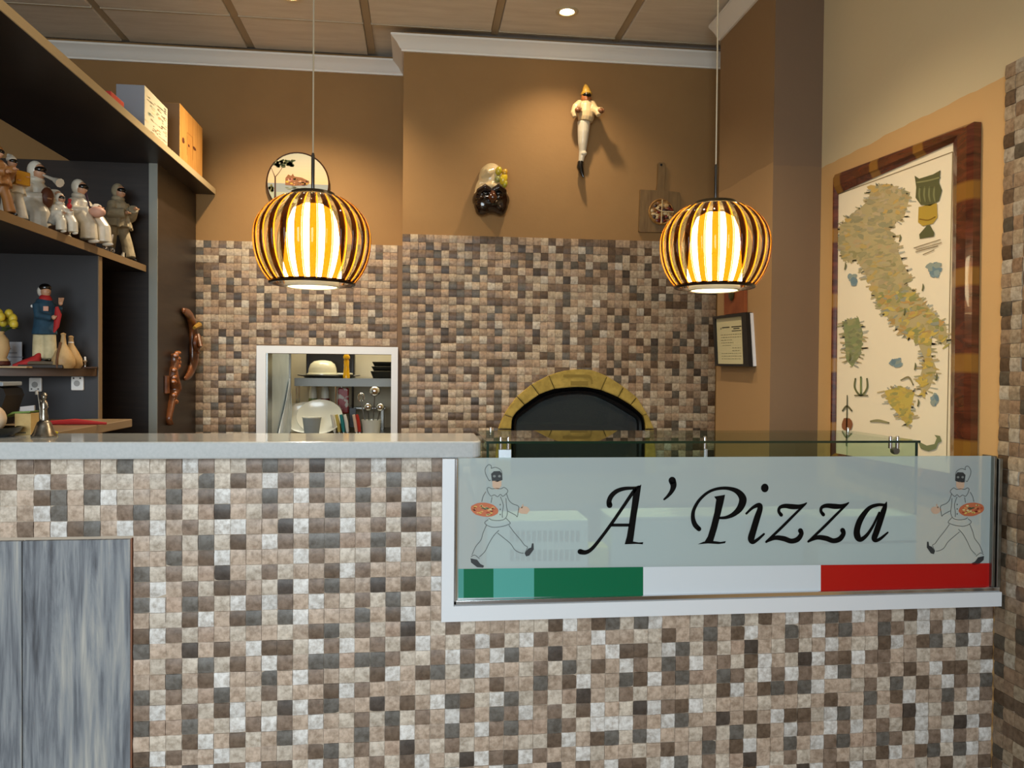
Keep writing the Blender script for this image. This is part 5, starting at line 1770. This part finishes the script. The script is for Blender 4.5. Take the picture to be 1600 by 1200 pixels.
MB().tube([PXf(236, 870, 0.028), PXf(228, 930, 0.035), PXf(240, 990, 0.045), PXf(255, 1040, 0.05)], [0.015, 0.017, 0.012, 0.004], 10).build('boots', MASK, t, True)
MB().ell(PXf(280, 232, 0.055), (0.025, 0.026, 0.029), 14, 10).build('head', M('rosy_face', '#b06a3a', 0.35, coat=0.4), t, True)
MB().ell(PXf(284, 208, 0.066), (0.022, 0.020, 0.015), 12, 8).tube([PXf(284, 205, 0.083), PXf(284, 228, 0.096)], [0.006, 0.008], 8).build('mask', MASK, t, True)
MB().tube([PXf(285, 185, 0.055), PXf(282, 150, 0.055), PXf(280, 110, 0.05), PXf(278, 82, 0.045)], [0.024, 0.020, 0.013, 0.005], 12).lathe([(0.026, -0.008), (0.028, 0.0), (0.024, 0.006)], PXf(284, 182, 0.055), 14).build('pointed_hat', M('straw_yellow', '#d1a23c', 0.4, coat=0.3), t, True)
for s, (X, Y, d) in enumerate([(185, 370, 0.085), (405, 400, 0.115)]):
    b = MB()
    b.ell(PXf(X, Y, d), (0.016, 0.012, 0.013), 10, 7)
    for q in range(4):
        b.tube([PXf(X + 10, Y - 8 + 7 * q, d), PXf(X + (34 if s == 0 else 30), Y - 14 + 8 * q, d + 0.006)], [0.005, 0.0035], 6)
    b.tube([PXf(X - 8, Y - 8, d), PXf(X - 2, Y - 26, d + 0.008)], [0.005, 0.0035], 6)
    b.build('hand', M('puppet_hand', '#7a4a26', 0.45), t, True)
MB().tube([PXf(275, 250, 0.03), PXf(275, 300, 0.0)], 0.004, 6).build('hook', STEEL, t)

# pizza board
QB = lambda X, Y, d=0.0: (lambda q: Vector((q.x, D2 - d, q.z)))(at(985 + X * 0.1083, 245 + Y * 0.1083, D2))
t = thing('pizza_paddle', 'wooden paddle board with a small decorative pizza on the oven wall', 'board', QB(400, 800))
bd = [(130, 485), (360, 495), (375, 400), (385, 110), (400, 95), (470, 95), (490, 115), (482, 300), (465, 495), (690, 525), (703, 545), (690, 900), (670, 1100), (125, 1095), (108, 1080)]
MB().prism([(QB(*q).x, QB(*q).z) for q in bd], xz, D2 - 0.018, D2 - 0.001).build('board', M('olive_wood', '#80643c', 0.5, col2='#6c5230', scale=8, stretch=(8, 1, 1)), t)
cz = QB(420, 810)
rp = abs(QB(600, 810).x - QB(235, 810).x) / 2
MB().lathe([(rp * 0.95, 0), (rp, 0.008), (rp * 0.93, 0.016), (rp * 0.84, 0.010), (0.001, 0.010)], (cz.x, D2 - 0.018, cz.z), 32, RX90).build('crust', M('baked_crust', '#b3894a', 0.6, col2='#7a4c20', scale=40, bump=0.6), t, True)
tp_ = MB()
rnd = random.Random(6)
for k in range(46):
    an, r_ = rnd.uniform(0, 2 * PI), rp * 0.8 * math.sqrt(rnd.random())
    tp_.ell((cz.x + r_ * math.cos(an), D2 - 0.030, cz.z + r_ * math.sin(an)), (rnd.uniform(0.007, 0.016), 0.005, rnd.uniform(0.006, 0.012)), 7, 5)
    n_ = 7 * 3 + 14
    for z_ in range(len(tp_.c) - 1, -1, -1):
        if tp_.c[z_] is not None:
            break
        tp_.c[z_] = 0
    col = lin(rnd.choice(['#5a1a10', '#7a2a18', '#c4a06a', '#3a2012', '#8a5a2a', '#d2b88a']))
    tp_.c = [col if x_ == 0 else x_ for x_ in tp_.c]
tp_.build('topping', attr_mat('topping_glaze', rough=0.3), t, True)
b = MB()
b.tube([(cz.x - 0.002, D2 - 0.036, cz.z - rp * 0.9), (cz.x + 0.002, D2 - 0.038, cz.z + rp * 0.9)], 0.0025, 6)
b.tube([(cz.x, D2 - 0.038, cz.z), (cz.x + rp * 0.95, D2 - 0.036, cz.z)], 0.0025, 6)
b.tube([(cz.x, D2 - 0.038, cz.z), (cz.x - rp * 0.5, D2 - 0.036, cz.z + rp * 0.25)], 0.0025, 6)
b.build('cut_lines', M('pale_dough', '#d8c090', 0.5), t, True)
b = MB()
b.lathe([(0.006, 0.0), (0.006, 0.002), (0.001, 0.003)], (QB(428, 130).x, D2 - 0.018, QB(428, 130).z), 10, RX90)
b.build('nail', BLACK, t, True)

# framed certificate and plaque on the pillar
PA = lambda u, v, d=0.0: (lambda q: Vector((PX - d, q.y, q.z)))(atx(u, v, PX))


def quad_slab(mb, q4, d0, d1, inset=None):
    """q4: four (u,v) corners on the pillar face -> slab between offsets d0 and d1"""
    mb.add([PA(u, v, 0) - Vector((d0, 0, 0)) for u, v in q4] + [PA(u, v, 0) - Vector((d1, 0, 0)) for u, v in q4], [(0, 1, 2, 3), (4, 5, 6, 7), (0, 1, 5, 4), (1, 2, 6, 5), (2, 3, 7, 6), (3, 0, 4, 7)])


t = thing('wood_plaque', 'small reddish wooden plaque with a round medal above the certificate', 'plaque', PA(1152, 480))
mb = MB()
quad_slab(mb, [(1136, 440), (1168, 432), (1168, 488), (1136, 492)], 0.001, 0.014)
mb.build('board', M('red_wood', '#8a4a24', 0.45, col2='#74381a', scale=12), t)
q = PA(1149, 461)
MB().lathe([(0.022, 0), (0.026, 0.004), (0.020, 0.010), (0.001, 0.014)], (PX - 0.014, q.y, q.z), 20, Matrix.Rotation(-PI / 2, 3, 'Y')).build('medal', M('green_bronze', '#59573a', 0.3, 0.7), t, True)
t = thing('framed_certificate', 'black framed printed certificate hung askew on the pillar', 'picture frame', PA(1152, 540))
O4 = [(1123, 495), (1176, 488), (1181, 573), (1127, 572)]
I4 = [(1126.5, 498.5), (1169, 494), (1172, 569), (1129.5, 568.5)]
for k in range(4):
    j = (k + 1) % 4
    mb = MB()
    quad_slab(mb, [O4[k], O4[j], I4[j], I4[k]], 0.002, 0.03)
    mb.build('frame_side', BLACK, t)
mb = MB()
quad_slab(mb, I4, 0.002, 0.022)
mb.build('paper', M('cream_paper', '#ccc7a2', 0.5), t)
pr = MB()


def CP(a, b):
    u = (I4[0][0] * (1 - a) + I4[1][0] * a) * (1 - b) + (I4[3][0] * (1 - a) + I4[2][0] * a) * b
    v = (I4[0][1] * (1 - a) + I4[1][1] * a) * (1 - b) + (I4[3][1] * (1 - a) + I4[2][1] * a) * b
    return PA(u, v, 0.0226)


for a0, a1, b0, th in [(0.15, 0.17, 0.2, 0.05), (0.2, 0.48, 0.195, 0.022), (0.55, 0.92, 0.195, 0.022), (0.62, 0.85, 0.235, 0.022), (0.56, 0.92, 0.285, 0.016)]:
    pr.poly([CP(a0, b0), CP(a1, b0), CP(a1, b0 + th), CP(a0, b0 + th)], lin('#3b3b30'))
for row, (a0, a1) in enumerate([(0.15, 0.9), (0.15, 0.9), (0.15, 0.55), (0.15, 0.6), (0.2, 0.5), (0.55, 0.88), (0.55, 0.85), (0.15, 0.9), (0.15, 0.9), (0.15, 0.85)]):
    b0 = 0.36 + row * 0.058
    x = a0
    rnd = random.Random(row)
    while x < a1:
        l_ = rnd.uniform(0.03, 0.09)
        pr.poly([CP(x, b0), CP(min(x + l_, a1), b0), CP(min(x + l_, a1), b0 + 0.012), CP(x, b0 + 0.012)], lin('#7f7d60'))
        x += l_ + 0.025
pr.build('print', attr_mat('print_inks'), t)
mb = MB()
quad_slab(mb, [(1174, 489), (1177, 489), (1182, 572), (1180, 573)], 0.0, 0.012)
mb.build('backing', M('white_card_paper', '#c9ccd4', 0.6), t)

# ================================================================== MAP
XM = RX
MPc = atx(1400, 500, XM - 0.02)
t = thing('framed_map', 'large burl framed illustrated map on the right wall', 'picture frame', (XM, MPc.y, EYE - 0.33))
BURL = bpy.data.materials.new('burl_veneer')
BURL.use_nodes = True
nt = BURL.node_tree
bs = nt.nodes['Principled BSDF']
tc = nt.nodes.new('ShaderNodeTexCoord')
n1 = nt.nodes.new('ShaderNodeTexNoise')
n1.inputs['Scale'].default_value = 4
n1.inputs['Detail'].default_value = 8
n1.inputs['Distortion'].default_value = 2
mpn = nt.nodes.new('ShaderNodeMapping')
mpn.inputs['Scale'].default_value = (1, 1.5, 6)
wv = nt.nodes.new('ShaderNodeTexWave')
wv.wave_type = 'BANDS'
wv.bands_direction = 'Z'
wv.inputs['Scale'].default_value = 1.3
wv.inputs['Distortion'].default_value = 0.6
r1 = nt.nodes.new('ShaderNodeValToRGB')
r1.color_ramp.elements[0].position = 0.3
r1.color_ramp.elements[0].color = lin('#3a1a10')
r1.color_ramp.elements[1].position = 0.7
r1.color_ramp.elements[1].color = lin('#6a3420')
r2 = nt.nodes.new('ShaderNodeValToRGB')
r2.color_ramp.elements[0].position = 0.86
r2.color_ramp.elements[0].color = (0, 0, 0, 1)
r2.color_ramp.elements[1].position = 0.93
r2.color_ramp.elements[1].color = (1, 1, 1, 1)
mx = nt.nodes.new('ShaderNodeMix')
mx.data_type = 'RGBA'
mx.inputs[7].default_value = lin('#8a6026')
nt.links.new(tc.outputs['Object'], mpn.inputs[0])
nt.links.new(mpn.outputs[0], n1.inputs['Vector'])
nt.links.new(tc.outputs['Object'], wv.inputs['Vector'])
nt.links.new(n1.outputs['Fac'], r1.inputs[0])
nt.links.new(wv.outputs['Fac'], r2.inputs[0])
nt.links.new(r2.outputs[0], mx.inputs[0])
nt.links.new(r1.outputs[0], mx.inputs[6])
nt.links.new(mx.outputs[2], bs.inputs['Base Color'])
bs.inputs['Roughness'].default_value = 0.25
bs.inputs['Coat Weight'].default_value = 0.5
BURL_H = BURL.copy()
for n_ in BURL_H.node_tree.nodes:
    if n_.type == 'TEX_WAVE':
        n_.bands_direction = 'Y'


def WP(u, v, d=0.02):
    q = atx(u, v, XM - d)
    return Vector((XM - d, q.y, q.z))


P_TL, P_TR = WP(1308, 303), WP(1488.5, 222.5)
P_BL = WP(1304, 708)
dz = P_BL.z - P_TL.z
P_BR = P_TR + Vector((0, P_BL.y - P_TL.y, dz))
F_TL, F_TR = WP(1302, 273, 0.03), WP(1519, 190, 0.03)
F_BL = F_TL + Vector((0, P_BL.y - P_TL.y, dz - 0.10))
F_BR = F_TR + Vector((0, P_BL.y - P_TL.y, dz - 0.11))
FR = [F_TL, F_TR, F_BR, F_BL]
PR = [P_TL, P_TR, P_BR, P_BL]
for k in range(4):
    j = (k + 1) % 4
    mb = MB()
    o1, o2, i1, i2 = FR[k], FR[j], PR[k], PR[j]
    X_ = lambda p, d: Vector((XM - d, p.y, p.z))
    m1, m2 = (o1 + i1) / 2, (o2 + i2) / 2
    rs = [[X_(o, 0.002), X_(o, 0.024), X_(o * 0.8 + i * 0.2, 0.032), X_(o * 0.35 + i * 0.65, 0.030), X_(i, 0.018), X_(i, 0.002)] for o, i in ((o1, i1), (o2, i2))]
    mb.rings(rs)
    mb.build('frame_side', BURL if k % 2 else BURL_H, t)
mb = MB()
X_ = lambda p, d: Vector((XM - d, p.y, p.z))
mb.add([X_(p, 0.003) for p in PR] + [X_(p, 0.014) for p in PR], [(0, 1, 2, 3), (4, 5, 6, 7), (0, 1, 5, 4), (1, 2, 6, 5), (2, 3, 7, 6), (3, 0, 4, 7)])
mb.build('paper', M('aged_paper', '#f4ead0', 0.6), t)
mpm = MB()
layer = [0.0145]


def mq(X, Y):
    return WP(1270 + X * 0.475, 150 + Y * 0.475, layer[0])


stroke(mpm, [(76, 326, 3), (460, 184, 3)], mq, lin('#8a7a58'), smooth=False, caps=False)
stroke(mpm, [(460, 184, 3), (440, 1195, 3)], mq, lin('#8a7a58'), smooth=False, caps=False)
IT = [(90, 425), (140, 385), (180, 345), (195, 300), (225, 290), (265, 295), (320, 330), (300, 400), (250, 430), (270, 480), (300, 560), (325, 600), (300, 620), (350, 660), (385, 700), (440, 760), (440, 825), (392, 790), (388, 850), (408, 900), (385, 960), (360, 988), (348, 940), (368, 870), (345, 810), (290, 780), (255, 740), (215, 690), (190, 620), (165, 570), (140, 535), (100, 545), (84, 480)]
SIC = [(236, 970), (290, 955), (335, 975), (322, 1030), (328, 1072), (312, 1086), (280, 1045), (250, 1010)]
SAR = [(100, 742), (150, 728), (165, 780), (158, 850), (130, 892), (110, 868)]
mpm.poly([mq(*p) for p in IT], lin('#b9ac80'))
mpm.poly([mq(*p) for p in SIC], lin('#c8b45c'))
mpm.poly([mq(*p) for p in SAR], lin('#8a9668'))
rnd = random.Random(11)
random.seed(12)


def pick(Y):
    if Y < 470:
        return rnd.choice(['#9a9468', '#b0a070', '#8d8c6a', '#c2a04a', '#a58f5e', '#7f8464', '#a39a80', '#b8a884'])
    if Y < 640:
        return rnd.choice(['#9a966a', '#aaa070', '#8c8c64', '#b49c50', '#7e8050', '#b29a70', '#a8a07c', '#9c9070'])
    if Y < 780:
        return rnd.choice(['#b88c3c', '#b9a430', '#7e8a40', '#a9863c', '#7c8c84', '#c4b24a', '#9a9258', '#6f8040'])
    return rnd.choice(['#c4a928', '#b9a02c', '#9c9638', '#ccb23a', '#86883a', '#b69a3a'])


def fade(c, k=0.22):
    a, b = lin(c), lin('#dcc9a0')
    return tuple(x + (y - x) * k for x, y in zip(a, b))


def scatter(poly, n, smin, smax, colf):
    xs, ys = [p[0] for p in poly], [p[1] for p in poly]
    for k in range(n):
        for _ in range(40):
            X, Y = rnd.uniform(min(xs), max(xs)), rnd.uniform(min(ys), max(ys))
            if inside(poly, X, Y):
                break
        layer[0] = 0.0148 + k * 1e-6
        dab(mpm, X, Y, rnd.uniform(smin, smax), rnd.uniform(smin, smax) * 0.55, mq, fade(colf(Y)), 7, 0.4, rnd.uniform(-0.8, 0.3))


scatter(IT, 520, 5, 18, pick)
scatter(SIC, 60, 5, 14, pick)
scatter(SAR, 60, 5, 14, lambda Y: rnd.choice(['#5f7a48', '#748558', '#4f6a44', '#6d8068', '#889060']))
layer[0] = 0.0156
for poly in (IT, SIC, SAR):                       # little drawings fringing the coasts
    n = len(poly)
    for k in range(n):
        (xa, ya), (xb, yb) = poly[k], poly[(k + 1) % n]
        L_ = math.hypot(xb - xa, yb - ya)
        for s in range(int(L_ / 12) + 1):
            f_ = rnd.random()
            X, Y = xa + (xb - xa) * f_, ya + (yb - ya) * f_
            nx, ny = (yb - ya) / (L_ + 1e-6), -(xb - xa) / (L_ + 1e-6)
            l_ = rnd.uniform(8, 24)
            stroke(mpm, [(X, Y, rnd.uniform(3, 8)), (X + nx * l_ + rnd.uniform(-6, 6), Y + ny * l_ * 0.4 + rnd.uniform(-4, 4), rnd.uniform(2, 5))], mq, fade(rnd.choice(['#aca682', '#b5a67a', '#9aa19c', '#a5b0ac', '#b8a67a', '#9a9a72'])), smooth=False, caps=False)
for X, Y, rx, ry in ((130, 605, 18, 24), (400, 572, 27, 32), (272, 875, 22, 20), (400, 1000, 15, 27)):
    for k in range(14):
        layer[0] = 0.0158 + k * 1e-6
        dab(mpm, X + rnd.uniform(-rx, rx) * 0.5, Y + rnd.uniform(-ry, ry) * 0.5, rx * rnd.uniform(0.3, 0.7), ry * rnd.uniform(0.2, 0.5), mq, lin(rnd.choice(['#7f97a0', '#8ea3a6', '#6f8b98', '#93a19a'])), 9, 0.2, -0.4)
layer[0] = 0.0162
OL = lin('#5c5e3a')
mpm.poly([mq(*p) for p in [(335, 262), (350, 272), (395, 258), (420, 244), (415, 285), (425, 310), (415, 345), (385, 362), (355, 358), (338, 335), (340, 300)]], OL)
mpm.poly([mq(*p) for p in [(348, 365), (408, 352), (410, 400), (395, 420), (362, 428), (346, 415)]], lin('#b79a3a'))
mpm.poly([mq(*p) for p in [(376, 425), (385, 424), (400, 450), (398, 462), (352, 470), (350, 455)]], OL)
layer[0] = 0.0166
for X in (352, 368, 384, 400):
    stroke(mpm, [(X, 300, 5), (X - 2, 325, 6), (X + 2, 348, 4)], mq, lin('#84865a'))
stroke(mpm, [(340, 285, 5), (380, 278, 5), (418, 268, 5)], mq, lin('#8c8c5e'))
stroke(mpm, [(352, 405, 4), (380, 408, 4), (402, 398, 4)], mq, lin('#8a6a1c'))
for k, (xa, xb, y_) in enumerate([(332, 420, 494), (340, 424, 500), (338, 412, 507), (362, 400, 516)]):
    stroke(mpm, [(xa, y_ + 6, 3), (xb, y_ - 22 + 4 * k, 3)], mq, lin('#8f8062'), smooth=False, caps=False)
# lyre, ornament, ship, monsters
stroke(mpm, [(140, 930, 5), (138, 960, 6), (158, 985, 6), (178, 962, 6), (178, 930, 5)], mq, lin('#6c7048'))
stroke(mpm, [(158, 925, 6), (158, 980, 6)], mq, lin('#7c8a54'), smooth=False)
stroke(mpm, [(138, 985, 4), (180, 985, 4)], mq, lin('#7a7450'), smooth=False)
stroke(mpm, [(113, 985, 3), (112, 1050, 4), (110, 1150, 3)], mq, lin('#5c5a40'))
stroke(mpm, [(98, 1035, 5), (112, 1020, 6), (128, 1035, 5)], mq, lin('#6a6848'))
dab(mpm, 112, 1080, 18, 22, mq, lin('#8c5a3a'), 12, 0.1)
mpm.poly([mq(*p) for p in [(345, 1135), (375, 1150), (400, 1145), (408, 1125), (400, 1115), (418, 1118), (424, 1135), (412, 1142), (405, 1160), (380, 1168), (355, 1160)]], lin('#7d8660'))
stroke(mpm, [(190, 1070, 5), (215, 1068, 9), (250, 1075, 5)], mq, lin('#98946c'))
stroke(mpm, [(290, 935, 4), (315, 925, 6), (330, 950, 4)], mq, lin('#8c8460'))
for X, Y in ((105, 570), (285, 478), (360, 640), (120, 870), (345, 1020), (405, 935), (300, 720), (335, 900)):
    stroke(mpm, [(X, Y, 4), (X + 3, Y - 12, 6), (X + 2, Y - 22, 2)], mq, lin('#6f7048'))
mpm.build('printed_map', attr_mat('print_inks', rough=0.6), t)
